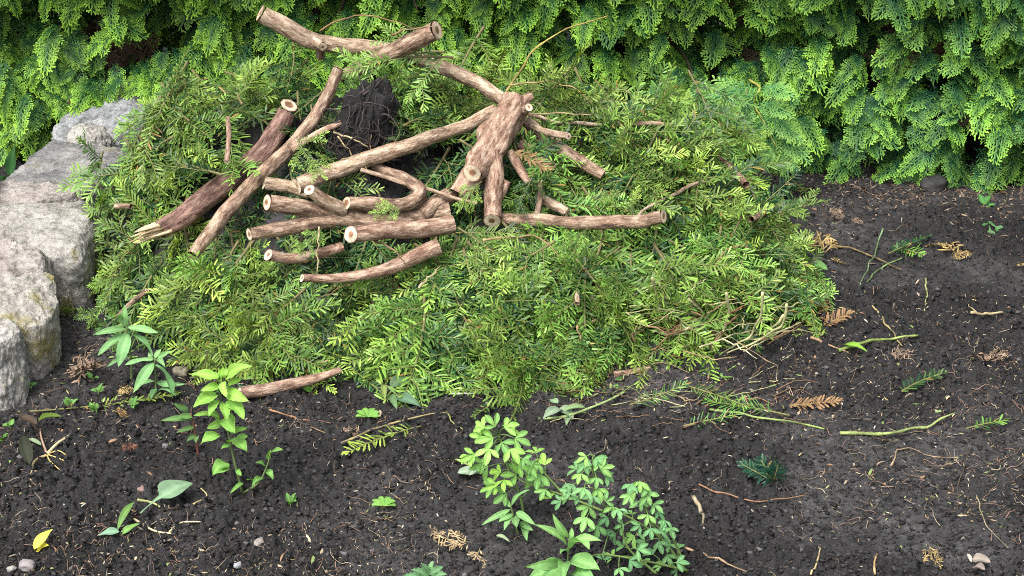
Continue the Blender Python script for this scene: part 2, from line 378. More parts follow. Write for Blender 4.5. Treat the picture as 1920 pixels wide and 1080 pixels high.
# ------------------------------------------------------------------ hedge of thuja shrubs
def spray(L=.13, new=.5, wd=.0038, bend=.25, dark=(.013, .070, .034), light=(.32, .54, .06), ks=1.):
    st = []                                             # strips: x0,y0,x1,y1,width,newness
    def rec(x, y, a, l, lev, f0):
        st.append((x, y, x+math.cos(a)*l, y+math.sin(a)*l, wd*(1.0 if lev else 1.15), f0+.25))
        if lev >= 2 or l < .010: return
        sp = (.0080 if lev == 0 else .0050)*ks; n = int(l/sp)
        for q in range(1, n):
            t = q/n; sd = 1 if q % 2 else -1
            if lev == 0: ll = L*.50*min(1, t/.18)*(1-t)**.75*rng.uniform(.8, 1.12)+.006
            else: ll = .016*(1-t)**.6*rng.uniform(.75, 1.15)+.004
            rec(x+math.cos(a)*l*t, y+math.sin(a)*l*t, a+sd*math.radians(rng.uniform(36, 50)), ll, lev+1, f0*.4+.6*t)
    rec(0, 0, math.pi/2, L, 0, .1)
    st = [q for q in st if rng.random() > .08]; st = np.array(st); k = len(st); a = st[:, :2]; b = st[:, 2:4]; d = nrm(b-a); p = np.stack([-d[:, 1], d[:, 0]], -1)*st[:, 4:5]/2
    m = a+(b-a)*.55; e = a+(b-a)*.93
    V2 = np.stack([a-p*.55, a+p*.55, m-p, m+p, e-p*.75, e+p*.75, b], 1).reshape(-1, 2)
    r = V2[:, 1]/L; z = -bend*L*r**2-.35*np.abs(V2[:, 0])**1.5*.9+rng.normal(0, .0006, len(V2))
    V = np.column_stack([V2, z]); o = (np.arange(k)*7)[:, None]
    nw = np.clip(new*(st[:, 5:6]*1.5-.55), 0, 1); rr = np.repeat(nw, 7, 0)+np.tile(np.array([-.1, -.1, 0, 0, .22, .22, .3])[:, None]*new*1.5, (k, 1))*np.repeat(np.clip(nw*3+.15, 0, 1), 7, 0)
    C = lerp(dark, light, np.clip(rr, 0, 1))*np.repeat(rng.uniform(.8, 1.2, (k, 1)), 7, 0)
    return V, np.concatenate([o+[0, 1, 3, 2], o+[2, 3, 5, 4]]), o+[4, 5, 6], C
rng = np.random.default_rng(501)
SPR = [spray(L=rng.uniform(.10, .15), new=nw, bend=rng.uniform(.1, .45)) for nw in (.25, .4, .5, .6, .75, .9, .35, .8)]
def put_spray(acc, k, p, axis, normal, s, mul, dat=None):
    V, Q, T, C = dat or SPR[k]; M = np.array(basis(axis, normal).to_3x3())
    acc.add((V*s)@M.T+p, Q, T, np.clip(C*mul, 0, .6))
SHRUB = [(-1.62, 'thuja shrub at the hedge left end, mostly outside the view', (1., 1.06, .9), .78),
         (-.95, 'yellow-green thuja shrub in the hedge behind the stone wall', (1.02, 1.1, .88), .86),
         (-.30, 'bright thuja shrub in the hedge behind the long log atop the pile', (1.02, 1.13, .85), .86),
         (.34, 'thuja shrub in the hedge with a yellow twig arching before it', (.97, 1.1, .95), .8),
         (.92, 'blue-green thuja shrub with dark hollows behind the pile right end', (.95, 1.1, 1.12), .62),
         (1.52, 'darkest thuja shrub of the hedge in the upper right corner', (.93, 1.08, 1.12), .58)]
def hedge_y(x, z):
    p = np.array([[x*3.2, z*4.2, 1.7]])
    return .98+.09*float(fbm(p, 81, 3)[0])+.05*math.sin(z*5)-.10*max(0, .1-z)*0+(.06*max(0, .12-z)/.12)-.13*float(sstep(.35, 1.15, np.float64(x)))
for xc, lab, mul, nw in SHRUB:
    r = empty('thuja_shrub', (xc, 1.25, 0)); fol, tr, dead = Acc(), Acc(), Acc(); o = np.array([xc, 1.25, 0])
    far = abs(xc) > 1.55 and xc < 0
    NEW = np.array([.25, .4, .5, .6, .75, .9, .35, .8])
    for q in range(390 if not far else 130):                # flat fans of sprays, shelf upon shelf, open dark gaps between
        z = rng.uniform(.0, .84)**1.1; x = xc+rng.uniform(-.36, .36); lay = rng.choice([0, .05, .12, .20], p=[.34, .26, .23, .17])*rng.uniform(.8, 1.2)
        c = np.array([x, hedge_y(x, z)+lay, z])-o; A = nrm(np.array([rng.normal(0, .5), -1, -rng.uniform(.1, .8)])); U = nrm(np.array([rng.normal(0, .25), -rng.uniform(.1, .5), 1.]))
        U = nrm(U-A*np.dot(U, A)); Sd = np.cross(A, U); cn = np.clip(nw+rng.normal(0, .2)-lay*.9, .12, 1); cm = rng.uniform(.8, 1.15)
        for a in np.linspace(-1, 1, int(rng.integers(2, 4)))*rng.uniform(.6, 1.0):
            a += rng.normal(0, .12); d = A*math.cos(a)+Sd*math.sin(a)+np.array([0, 0, -abs(a)*.25])
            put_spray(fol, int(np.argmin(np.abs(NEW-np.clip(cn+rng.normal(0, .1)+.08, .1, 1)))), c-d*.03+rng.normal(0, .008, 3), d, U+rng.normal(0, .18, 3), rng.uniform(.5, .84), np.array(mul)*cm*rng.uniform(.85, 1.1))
    for q in range(230):
        x = xc+rng.uniform(-.36, .36); z = rng.uniform(.88, 1.75); y = hedge_y(x, z)+rng.uniform(0, .25)
        put_spray(fol, int(rng.integers(8)), np.array([x, y, z])-o, np.array([rng.normal(0, .45), -.7, -.7]), np.array([rng.normal(0, .4), -.5, .7]), rng.uniform(1.7, 2.4), np.array(mul)*rng.uniform(.75, 1.15))
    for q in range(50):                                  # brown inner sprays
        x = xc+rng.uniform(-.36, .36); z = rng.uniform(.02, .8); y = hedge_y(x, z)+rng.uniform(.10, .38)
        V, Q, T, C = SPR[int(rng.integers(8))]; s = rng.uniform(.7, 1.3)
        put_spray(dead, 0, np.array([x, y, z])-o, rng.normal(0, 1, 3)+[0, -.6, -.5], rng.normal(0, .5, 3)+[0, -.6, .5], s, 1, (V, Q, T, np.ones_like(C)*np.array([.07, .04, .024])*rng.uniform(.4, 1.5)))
    tube(tr, spline([(0, 0, -.05), (.02, .01, .5), (-.02, 0, 1.1), (0, 0, 1.7)], 24), np.linspace(.045, .012, 24), 9, (.12, .075, .05), rough=.15)
    for q in range(26):
        z = rng.uniform(.05, 1.4); a = rng.uniform(-2.6, -.5); l = rng.uniform(.12, .24)
        tube(tr, spline([(0, 0, z), (math.cos(a)*l*.6, math.sin(a)*l*.6, z+.02), (math.cos(a)*l, math.sin(a)*l, z-.02+rng.uniform(-.05, .05))], 8), np.linspace(.006, .002, 8), 5, (.06, .04, .03))
    # rear curtain of foliage so no daylight shows through the hedge
    for q in range(240):
        x = rng.uniform(-.38, .38); z = rng.uniform(0, 1.7)
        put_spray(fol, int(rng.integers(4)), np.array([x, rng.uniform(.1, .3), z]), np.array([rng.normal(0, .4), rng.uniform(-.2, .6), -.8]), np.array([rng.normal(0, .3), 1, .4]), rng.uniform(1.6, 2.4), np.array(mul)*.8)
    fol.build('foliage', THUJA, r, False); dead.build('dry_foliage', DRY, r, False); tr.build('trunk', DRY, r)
    tag(r, lab, 'thuja shrub', 'thuja shrubs forming the hedge')
    if abs(xc-.92) < .01:                                 # the bright low limb that hangs out in front of the right part of the hedge
        ac, ab = Acc(), Acc(); BR = spray(.15, .9, .0036, .3, (.06, .20, .08), (.28, .48, .08))
        ax0 = spline([W(1405, 150, .86), W(1425, 165, .81), W(1412, 190, .78), W(1430, 225, .76), W(1455, 275, .74)], 20)
        tube(ab, ax0-o, np.linspace(.0035, .0014, 20), 6, (.26, .27, .06))
        for (bx, by, tx, ty, s) in [(1420, 165, 1290, 185, 1.0), (1415, 185, 1340, 225, .95), (1418, 195, 1475, 200, .7), (1412, 195, 1380, 235, .8), (1420, 210, 1500, 245, .85),
                                    (1430, 225, 1395, 270, .8), (1440, 240, 1515, 285, .8), (1445, 255, 1440, 300, .6), (1455, 270, 1490, 305, .5), (1425, 165, 1480, 165, .7), (1422, 170, 1345, 165, .8)]:
            q0 = W(bx, by, .785); q1 = W(tx, ty, .72); L_ = np.linalg.norm(q1-q0)
            put_spray(ac, 0, q0-o, q1-q0, np.array([rng.normal(0, .15), -.6, .75]), L_/.14, rng.uniform(.85, 1.1), BR)
        ac.build('overhanging_spray', THUJA, r, False); ab.build('overhanging_twig', DRY, r)

# ------------------------------------------------------------------ rough stone wall
def boulder(loc, size, rot, seed, m, ex=5.5, amp=.07, cuts=7):
    n = 44; g = np.linspace(-1, 1, n); U, Vv = np.meshgrid(g, g); F = []
    for s_ in (1, -1):
        F += [np.stack([U*s_, Vv, np.full_like(U, s_)], -1), np.stack([np.full_like(U, s_), U*s_, Vv], -1), np.stack([Vv, np.full_like(U, s_), U*s_], -1)]
    acc = Acc(); rs = np.random.default_rng(seed)
    pl = nrm(rs.normal(0, 1, (cuts, 3))); pd = rs.uniform(.88, 1.12, cuts)
    for A in F:
        p = A.reshape(-1, 3); p = nrm(p); r = (np.abs(p)**ex).sum(1)**(-1/ex); p = p*r[:, None]
        for a_, d_ in zip(pl, pd):
            e = np.maximum(p@a_-d_, 0); p = p-a_*e[:, None]*.9
        q = p+seed*3.7
        p = p*(1+amp*fbm(q*1.3, seed, 3)[:, None]+amp*.45*fbm(q*4.5, seed+3, 4)[:, None]+.018*fbm(q*14, seed+5, 4)[:, None])
        i_ = np.arange(n-1)[:, None]*n; j_ = np.arange(n-1)[None]
        acc.add(p*np.array(size)/2+nrm(p)*(.0075*np.abs(fbm(q*6, seed+7, 4))+.0025*vnoise(q*34, seed+8))[:, None], np.stack([i_+j_, i_+j_+1, i_+n+j_+1, i_+n+j_], -1).reshape(-1, 4))
    me = acc.mesh('stone', m)
    import bmesh
    bm = bmesh.new(); bm.from_mesh(me); bmesh.ops.remove_doubles(bm, verts=bm.verts, dist=1e-5); bmesh.ops.recalc_face_normals(bm, faces=bm.faces); bm.to_mesh(me); bm.free()
    o_ = link('wall_stone', me); o_.location = loc; o_.rotation_euler = rot; return o_
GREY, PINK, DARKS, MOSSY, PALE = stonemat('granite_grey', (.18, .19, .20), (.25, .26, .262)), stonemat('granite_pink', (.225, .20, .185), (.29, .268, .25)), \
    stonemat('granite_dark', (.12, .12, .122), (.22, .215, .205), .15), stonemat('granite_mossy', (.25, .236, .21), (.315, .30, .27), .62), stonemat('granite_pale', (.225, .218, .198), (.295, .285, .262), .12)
def stone(px, py, y, sx, sy, sz, rz, m, seed, label, rx=0, ry=0, ex=7, amp=.05):
    o_ = boulder(W(px, py, y), (sx*.96, sy*.95, sz), (math.radians(rx), math.radians(ry), math.radians(rz)), seed, m, ex, amp)
    return tag(o_, label, 'stone', 'stones of the rough wall')
stone(228, 258, .98, .21, .34, .18, -22, GREY, 1, 'smooth blue-grey slab at the far end of the stone wall', rx=8, ry=-6)
stone(172, 312, .80, .12, .13, .19, 10, PALE, 2, 'small beige pointed stone between the grey slabs of the wall', amp=.14, ex=2.6)
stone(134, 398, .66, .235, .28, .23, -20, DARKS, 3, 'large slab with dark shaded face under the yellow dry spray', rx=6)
stone(66, 422, .50, .22, .14, .16, 4, PINK, 4, 'low rounded pinkish stone wedged between two big wall blocks')
stone(55, 515, .36, .31, .24, .25, -4, PALE, 5, 'biggest pale wall block with flat grey top', rx=4)
stone(12, 555, .20, .19, .16, .22, 8, PINK, 6, 'reddish rough block below the biggest pale stone at left edge', amp=.13)
stone(119, 568, .25, .042, .06, .11, 5, MOSSY, 7, 'small upright mossy stone against the pale block by the yew', ex=3)
stone(35, 640, .06, .17, .20, .23, -10, MOSSY, 8, 'block with yellow moss on its right face above the soil')
stone(94, 600, .14, .024, .04, .10, 5, PALE, 9, 'thin pale pointed stone beside the yellow mossy block', ex=2.4)
stone(-10, 715, -.10, .12, .17, .20, 6, PALE, 10, 'lowest pale stone at the left picture edge above soil', amp=.12)
stone(-75, 470, .40, .22, .4, .30, 3, GREY, 12, 'grey rear stone of the wall at the left picture edge')

# ------------------------------------------------------------------ heap of cut yew boughs
rng = np.random.default_rng(502)
SIL = np.array([(150, 600), (165, 480), (185, 330), (270, 205), (330, 165), (450, 150), (560, 130), (690, 85), (830, 145), (960, 160), (1100, 180), (1250, 205), (1400, 235), (1470, 330),
                (1525, 450), (1525, 590), (1400, 635), (1200, 650), (1090, 705), (900, 725), (700, 712), (480, 695), (330, 655)], float)
def inside(px, py):
    c = False; n = len(SIL)
    for a in range(n):
        x1, y1 = SIL[a]; x2, y2 = SIL[a-1]
        if (y1 > py) != (y2 > py) and px < (x2-x1)*(py-y1)/(y2-y1)+x1: c = not c
    return c
def enorm(x, y):
    e = .02; gx_ = (env(x+e, y)-env(x-e, y))/(2*e); gy_ = (env(x, y+e)-env(x, y-e))/(2*e)
    return nrm(np.array([-gx_, -gy_, 1.]))
ZONE = {'front': ('leafy yew bough drooping down the lower front of the pile', 'yew boughs along the front of the pile'),
        'left': ('leafy yew bough on the left flank of the pile, next to the stones', 'yew boughs on the left flank of the pile'),
        'top': ('leafy yew bough along the crest of the pile, before the hedge', 'yew boughs along the crest of the pile'),
        'right': ('leafy yew bough on the right slope of the pile', 'yew boughs on the right slope of the pile'),
        'middle': ('leafy yew bough in mid pile among the cut logs', 'yew boughs among the cut logs')}
KEEP = [((537, 208), (290, 440)), ((633, 133), (362, 478)), ((470, 438), (670, 414)), ((662, 437), (850, 418)), ((567, 522), (800, 480)), ((1243, 408), (930, 411)), ((504, 479), (620, 465)), ((560, 347), (930, 207)), ((950, 210), (922, 415)), ((905, 300), (855, 372)), ((985, 228), (1110, 320))]
def near_log(px, py):
    for (a, b), (c, d) in KEEP:
        t = max(0, min(1, ((px-a)*(c-a)+(py-b)*(d-b))/((c-a)**2+(d-b)**2)))
        if math.hypot(px-a-t*(c-a), py-b-t*(d-b)) < 34: return True
    return False
HOLE = [(690, 255, 62, 85), (660, 350, 50, 35)]
def heap(count, dmin, dmax, avoid, top, box=(150, 1530, 85, 725)):
    n = 0
    while n < count:
        px, py = rng.uniform(box[0], box[1]), rng.uniform(box[2], box[3])
        if not inside(px, py): continue
        if px > 1440 and rng.random() < .55: continue
        if any(((px-a)/c)**2+((py-b)/d)**2 < 1.5 for a, b, c, d in HOLE): continue
        mid = 470 < px < 1010 and 170 < py < 520
        if avoid and mid and rng.random() < .7: continue
        if avoid and near_log(px, py): continue
        p = E(px, py); nn = enorm(p[0], p[1])
        down = np.array([0, -1., 0]); down = nrm(down-nn*np.dot(down, nn)); sidev = np.cross(down, nn)
        a = rng.normal(0, .75) + (px-840)/690*.8*(1 if sidev[0] > 0 else -1)
        ax_ = down*math.cos(a)+sidev*math.sin(a)+nn*rng.uniform(.05, .38)
        k = 3*int(rng.integers(5))+(0 if not top else int(rng.choice(3, p=[.36, .30, .34])) if top == 1 else 1+int(rng.random() < .6)); s = rng.uniform(.75, 1.05); L = PROTO[k][2]*s
        nj = nrm(nn+rng.normal(0, .42, 3)+np.array([0, -.1, .15]))
        if px > 1380 or px < 230: s *= .78; L *= .78
        dd = rng.uniform(dmin, dmax)
        b = p-nrm(ax_)*L*.5-nn*dd
        tip = b+nrm(ax_)*L
        g = float(gz(tip[0], tip[1]))+.012
        if tip[2] < g: ax_ = ax_+np.array([0, 0, (g-tip[2])/L]); b = b+np.array([0, 0, (g-tip[2])*.3])
        z = 'front' if py > 545 else 'left' if px < 470 else 'right' if px > 1040 and py > 235 else 'middle' if mid or py > 300 else 'top'
        place_bough(k, b, ax_, nj, s, ZONE[z][0], ZONE[z][1]); n += 1
heap(115, .045, .095, False, 0)  # deep boughs all dark old growth, colour also deepening shade between layers
heap(145, -.02, .04, True, 1)
heap(24, -.03, .02, True, 2, (1020, 1450, 200, 400))
heap(30, -.03, .02, True, 2, (1040, 1480, 400, 650))
heap(24, -.04, .01, True, 2, (500, 1180, 540, 715))
heap(10, -.03, .02, True, 2, (200, 480, 200, 600))

def hand(k, b, t, lift, s, label, dy=0., tilt=(0, -.6, .8), y=None):
    """a bough whose butt and tip sit at photo points b, t on the heap"""
    p0 = E(*b)+np.array([0, -lift, lift*.5]); p1 = E(*t)+np.array([0, -lift-dy, lift*.5])
    if y: p0, p1 = W(*b, y[0]), W(*t, y[1])
    if p1[2] < float(gz(p1[0], p1[1]))+.01: p1[2] = float(gz(p1[0], p1[1]))+.01
    place_bough(k, p0, p1-p0, np.array(tilt)+rng.normal(0, .15, 3), min(1.12, np.linalg.norm(p1-p0)/PROTO[k][2]), label)
H = [(2, (1150, 235), (1480, 340), .03, 'long yellow-tipped yew bough arching down the pile right edge'),
     (5, (1330, 270), (1500, 430), .02, 'yew bough hanging at the extreme right of the pile over soil'),
     (8, (1390, 400), (1290, 560), .03, 'pale green yew bough beneath the short stick at right'),
     (11, (1450, 410), (1480, 560), .02, 'short yew bough drooping beside the dry yellow sprays at right'),
     (14, (860, 430), (1000, 540), .05, 'bright yew bough hanging in front of the horizontal log'),
     (5, (1040, 455), (870, 545), .05, 'light green yew bough whose tip covers the thick cut log end'),
     (8, (1080, 470), (880, 640), .04, 'broad bright yew bough in the middle of the pile front'),
     (2, (1120, 600), (860, 700), .03, 'lowest bright yew bough touching soil at the centre front'),
     (11, (1130, 640), (950, 730), .025, 'yew bough tip spread on the soil below the pile centre'),
     (14, (560, 560), (530, 690), .03, 'bright green yew bough above the red log on the soil'),
     (2, (470, 570), (660, 640), .03, 'fresh green upright-tipped yew bough left of centre front'),
     (3, (330, 260), (190, 350), .03, 'dark yew bough curling over the wall stones at left'),
     (6, (260, 330), (185, 400), .02, 'yew bough with pale tips rubbing the dark wall slab'),
     (12, (420, 330), (250, 260), .03, 'blue-green yew bough at the left above the dark log'),
     (5, (460, 200), (430, 130), .04, 'yellowish yew bough standing up at the upper left crest'),
     (8, (360, 230), (310, 160), .03, 'green yew bough tip raised before the hedge at far left'),
     (9, (760, 240), (860, 170), .04, 'dark blue-green yew bough right of the black root ball'),
     (0, (740, 270), (770, 215), .02, 'small dark yew bough drooping over the root ball edge'),
     (2, (560, 260), (600, 330), .03, 'bright short yew bough hanging left of the black root ball'),
     (13, (1060, 520), (1200, 480), .03, 'yew bough with bluish needles right of centre'),
     (7, (1200, 420), (1130, 330), .03, 'green yew bough above the right end of the horizontal log'),
     (11, (230, 500), (160, 610), .03, 'yew bough reaching down to the foot of the wall'),
     (2, (905, 345), (850, 395), .06, 'little bright yew sprig over the butt of the twiggy pale log'),
     (5, (760, 395), (700, 405), .07, 'little green yew sprig lying on the hooked log'),
     (9, (1000, 330), (975, 400), .05, 'small dark yew sprig right of the trunk fork'),
     (11, (610, 430), (560, 470), .05, 'small yew sprig below the forked limb at left'),
     (8, (1100, 430), (1040, 480), .06, 'light yew sprig overlapping the horizontal log'),
     (14, (380, 520), (250, 620), .04, 'pale-tipped yew bough behind the left weed plants')]
rng = np.random.default_rng(503)
for k, b, t, lf, lab in H: hand(k, b, t, lf, 1, lab)
hand(2, (850, 108), (625, 112), 0, 1, 'bright yew bough lying across the crossing of the top logs', y=(.44, .40), tilt=(.1, -.8, .6))
hand(11, (800, 150), (640, 165), 0, 1, 'yew bough under the crossing of the top logs', y=(.47, .43))
hand(8, (1180, 560), (1120, 690), 0, 1, 'yew bough drooping to soil right of centre front', y=(.12, .02))
hand(4, (1330, 560), (1240, 650), 0, 1, 'yew bough drooping among the pale bent stems', y=(.2, .1))
hand(13, (1450, 540), (1400, 640), 0, 1, 'yew bough lowest at the pile right foot', y=(.26, .17))

# ------------------------------------------------------------------ cut logs and sticks
def depth_fit(px, lift):
    px = np.asarray(px, float); P = np.array([E(a[0], a[1]) for a in px]); y = P[:, 1]
    s = np.concatenate([[0], np.cumsum(np.hypot(*np.diff(px[:, :2], axis=0).T))]); dg = 1 if len(px) < 4 else 2
    c = np.polyfit(s, y, dg); f = np.polyval(c, s); return f-max(0, (f-y).max()*.7)-lift
def log_part(pts, mat_, rough=.10, lift=.055, ys=None, name='log', parent=None, seed=None, n=18, cutA=True, cutB=False, face=.3):
    """pts: (px, py, full width in photo px) along the axis"""
    seed = seed or int(rng.integers(1, 900)); pts = np.asarray(pts, float)
    y = depth_fit(pts, lift) if ys is None else np.asarray(ys, float)
    C3 = np.array([W(a, b, c) for (a, b, _), c in zip(pts, y)]); rad = np.array([w_/2*mpp(c) for w_, c in zip(pts[:, 2], C3)])
    ln = np.linalg.norm(np.diff(C3, axis=0), axis=1).sum(); m = max(8, int(ln/.006))
    S = spline(np.column_stack([C3, rad]), m); P = S[:, :3]+.0025*np.stack([vnoise(np.column_stack([np.arange(m)*.13, np.full(m, seed+q), np.zeros(m)]), q) for q in range(3)], -1); R = S[:, 3]
    acc = Acc(); T, N, Bn = tube(acc, P, R, n, None, False, rough, 55, seed)
    o_ = acc.build(name, BARK[mat_], parent, True, True)
    for want, q, sg in ((cutA, 0, -1), (cutB, -1, 1)):
        if want: cut_end(o_, P[q], T[q]*sg, N[q], Bn[q], R[q], seed, face)
    return o_, P, R
def cut_end(parent, p, t, a, b, r, seed, face=.3):
    acc = Acc(); n = 22; k = np.arange(n)/n*2*math.pi; rs = np.random.default_rng(seed)
    cx, cy_ = rs.uniform(-.12, .12, 2); sap = np.array([.66, .55, .40]); heart = np.array([.26, .14, .08])*rs.uniform(.8, 1.3); inner = rs.uniform(.3, .5)
    rings = [(1.0, 0, (.16, .10, .075)), (.955, .10, (.30, .17, .11)), (.90, .12, sap*.92), (.72, .12, sap), (inner+.06, .11, sap*.9), (inner, .11, heart*1.1), (inner*.5, .10, heart*.85)]
    V, C = [], []
    tl = rs.normal(0, .14, 2)
    for rr, h, c in rings:
        off = (1-rr)*np.array([cx, cy_]); jit = 1+rs.normal(0, .025, n)
        nv = nrm(t+face*nrm(CAM-p)); ta, tb = -np.dot(nv, a)/np.dot(nv, t), -np.dot(nv, b)/np.dot(nv, t)
        u = (np.cos(k)*rr*jit+off[0]); v = (np.sin(k)*rr*jit+off[1])
        V.append(p+(a*u[:, None]+b*v[:, None])*r+t*(((h*.35+u*tl[0]+v*tl[1])*(1 if h else .6)+u*ta+v*tb+np.hypot(ta, tb))*r)[:, None]); C.append(np.tile(c, (n, 1))*rs.uniform(.7, 1.15, (n, 1))*(1-.35*np.clip(np.sin(k*1.0+seed), 0, 1))[:, None])
    V = np.vstack(V+[(p+t*r*(.04+np.hypot(ta, tb))+(a*cx+b*cy_)*r)[None]]); C = np.vstack(C+[[heart*.6]]); Q = []
    for q in range(len(rings)-1):
        for j_ in range(n): Q.append((q*n+j_, q*n+(j_+1) % n, (q+1)*n+(j_+1) % n, (q+1)*n+j_))
    q = (len(rings)-1)*n; Tt = [(q+j_, q+(j_+1) % n, len(V)-1) for j_ in range(n)]
    acc.add(V, Q, Tt, C); return acc.build('cut_end', WOODCUT, parent)
def log(pts, m, label, cat='log', name='cut_log', **kw):
    o_, P, R = log_part(pts, m, name=name, **kw); tag(o_, label, cat, 'cut yew logs on the pile'); return o_, P, R

rng = np.random.default_rng(504)
# long top log with a sawn side stub
o1, P1, R1 = log([(490, 25, 33), (548, 58, 34), (603, 80, 32), (680, 88, 29), (760, 102, 27), (850, 135, 27), (960, 192, 26)], 'tan',
    'longest log, slanting across the top of the pile before the hedge', ys=[.47, .47, .475, .485, .49, .48, .44], cutA=True)
log_part([(585, 70, 18), (604, 88, 17)], 'tan', ys=[.475, .44], name='side_stub', parent=o1, cutA=False, cutB=True)
log_part([(596, 82, 18), (601, 108, 15)], 'brown', ys=[.48, .50], name='side_stub', parent=o1, cutA=False)
log([(818, 59, 34), (765, 84, 35), (715, 108, 30), (640, 142, 20)], 'brown', 'log with sawn end raised to the right, crossing the longest log', ys=[.41, .43, .45, .47], cutA=True)
log([(633, 133, 22), (612, 185, 25), (580, 235, 27), (530, 290, 29), (470, 350, 29), (410, 415, 28), (362, 478, 24)], 'brown',
    'long slender log leaning from the crest down to the left foliage', ys=[.42, .385, .35, .30, .235, .165, .09])
o4, P4, R4 = log([(537, 208, 33), (518, 252, 41), (480, 298, 44), (420, 348, 44), (355, 395, 42), (300, 432, 34)], 'red',
    'thick dark red log with white sawn top and a splintered lower end', ys=[.40, .375, .335, .28, .215, .155], face=.75)
ac = Acc()
for q in range(22):
    e = P4[-1]; d = nrm(P4[-1]-P4[-6]+np.array([-.006, 0, .004])); sd = rng.normal(0, .0055, 3); l = rng.uniform(.015, .062)
    tube(ac, spline([e-d*.02+sd, e+d*l*.5+sd*1.05, e+d*l+sd*1.1+rng.normal(0, .002, 3)], 6), np.array([.006, .0058, .005, .004, .0028, .0008])*rng.uniform(.5, 1.1), 4, np.array([.50, .38, .23])*rng.uniform(.45, 1.2))
ac.build('splinter', WOODCUT, o4, False)
log([(532, 208, 20), (500, 225, 22), (468, 240, 22)], 'tan', 'short tan log behind the white sawn top of the dark log', ys=[.50, .50, .51], cutA=False)
log([(638, 228, 11), (595, 252, 13), (548, 282, 14)], 'rust', 'thin straight reddish stick left of the black root ball', ys=[.33, .31, .29], cat='stick', n=10)
o7, P7, R7 = log([(560, 347, 31), (640, 315, 31), (730, 285, 30), (800, 262, 27), (860, 240, 24), (930, 207, 26)], 'tan',
    'pale tan log running up right from its sawn end to the knotty trunk', ys=[.20, .23, .27, .31, .35, .40])
log_part([(678, 318, 9), (740, 336, 9), (820, 362, 8), (892, 383, 7)], 'tan', ys=[.23, .22, .20, .18], name='side_twig', parent=o7, cutA=False, n=8)
# knotty trunk with forks
o8, P8, R8 = log([(886, 324, 36), (902, 303, 52), (928, 264, 62), (948, 225, 64), (966, 188, 50)], 'rust', 'thickest knotty trunk forking at the centre of the pile', ys=[.175, .225, .285, .33, .37], rough=.26, n=30)
log_part([(925, 290, 40), (925, 335, 36), (922, 375, 33), (925, 412, 34)], 'rust', ys=[.25, .21, .18, .15], name='fork', parent=o8, cutA=False, cutB=True, rough=.14)
log_part([(905, 300, 44), (885, 335, 46), (862, 366, 44)], 'rust', ys=[.25, .225, .205], name='fork', parent=o8, cutA=False)
log_part([(925, 385, 22), (938, 362, 24), (952, 340, 14)], 'rust', ys=[.20, .205, .21], name='side_stub', parent=o8, cutA=False, n=10)
log_part([(960, 205, 26), (982, 190, 20), (998, 182, 17)], 'rust', ys=[.36, .37, .38], name='side_stub', parent=o8, cutA=False, n=12)
log_part([(972, 214, 20), (992, 203, 16)], 'tan', ys=[.36, .32], name='side_stub', parent=o8, cutA=False, cutB=True, n=12)
log([(985, 228, 22), (1025, 258, 26), (1062, 285, 26), (1130, 330, 20)], 'brown', 'log sloping down right from the knotty trunk into foliage', ys=[.38, .36, .34, .31], cutA=False)
log([(1066, 256, 14), (1030, 246, 13), (995, 236, 12)], 'tan', 'small stick with white sawn tip right of the knotty trunk', ys=[.30, .33, .36], cat='stick', n=10)
log([(958, 282, 16), (972, 312, 17), (990, 342, 16)], 'rust', 'short stick under the trunk beside the orange dry spray', ys=[.28, .26, .24], cat='stick', cutA=False, cutB=True, n=10)
log([(975, 268, 20), (1005, 285, 17), (1040, 312, 12)], 'red', 'dark stick half hidden behind the knotty trunk', ys=[.34, .33, .32], cat='stick', cutA=False, n=10)
log([(1243, 408, 25), (1180, 416, 26), (1100, 420, 26), (1010, 414, 25), (930, 411, 24)], 'brown', 'horizontal log pointing right across the middle of the pile', ys=[.12, .135, .15, .165, .18])
log([(1060, 398, 18), (1035, 382, 20), (1015, 368, 18)], 'tan', 'short broken stick above the horizontal log', ys=[.19, .2, .21], cat='stick', n=10)
log([(1011, 340, 11), (1012, 372, 12), (1005, 408, 14)], 'rust', 'upright thin stick rising from the horizontal log', ys=[.2, .19, .18], cat='stick', n=9)
# forked limb, lower left of centre
o12, _, _ = log([(503, 380, 30), (560, 388, 33), (620, 402, 38), (690, 410, 40), (760, 408, 38), (840, 390, 36)], 'brown', 'big forked limb lying with its sawn ends to the left', ys=[.10, .12, .15, .17, .185, .21], rough=.15, n=24)
log_part([(470, 438, 24), (530, 427, 28), (600, 417, 32), (670, 414, 34)], 'brown', ys=[.085, .105, .13, .16], name='fork', parent=o12, cutA=True)
log_part([(584, 358, 22), (605, 372, 26), (640, 392, 34)], 'tan', ys=[.115, .125, .15], name='fork', parent=o12, cutA=True)
log_part([(790, 405, 36), (815, 385, 36), (850, 360, 30)], 'brown', ys=[.19, .21, .24], name='fork', parent=o12, cutA=False)
log([(502, 345, 24), (535, 350, 24), (580, 362, 24)], 'tan', 'short thick stub behind the sawn end of the pale log', ys=[.215, .21, .205])
log([(653, 381, 25), (715, 385, 26), (770, 378, 27), (786, 358, 27), (752, 332, 24), (705, 312, 20)], 'brown', 'hooked log bending back beneath the root ball', ys=[.145, .16, .18, .20, .235, .27])
log([(662, 437, 33), (720, 433, 32), (780, 431, 34), (850, 418, 34)], 'rust', 'thick log with white sawn face and dark heart in front', ys=[.04, .07, .095, .125])
log([(504, 479, 23), (540, 484, 21), (585, 478, 20), (640, 462, 20)], 'rust', 'small log with round white sawn end poking out left', ys=[.045, .065, .09, .115])
log([(567, 522, 16), (640, 520, 19), (710, 508, 23), (770, 486, 30), (820, 462, 34)], 'rust', 'lowest thin log on the pile, curving up to the right', ys=[-.02, .005, .03, .06, .09])
q = [G(452, 742), G(545, 722), G(640, 698)]
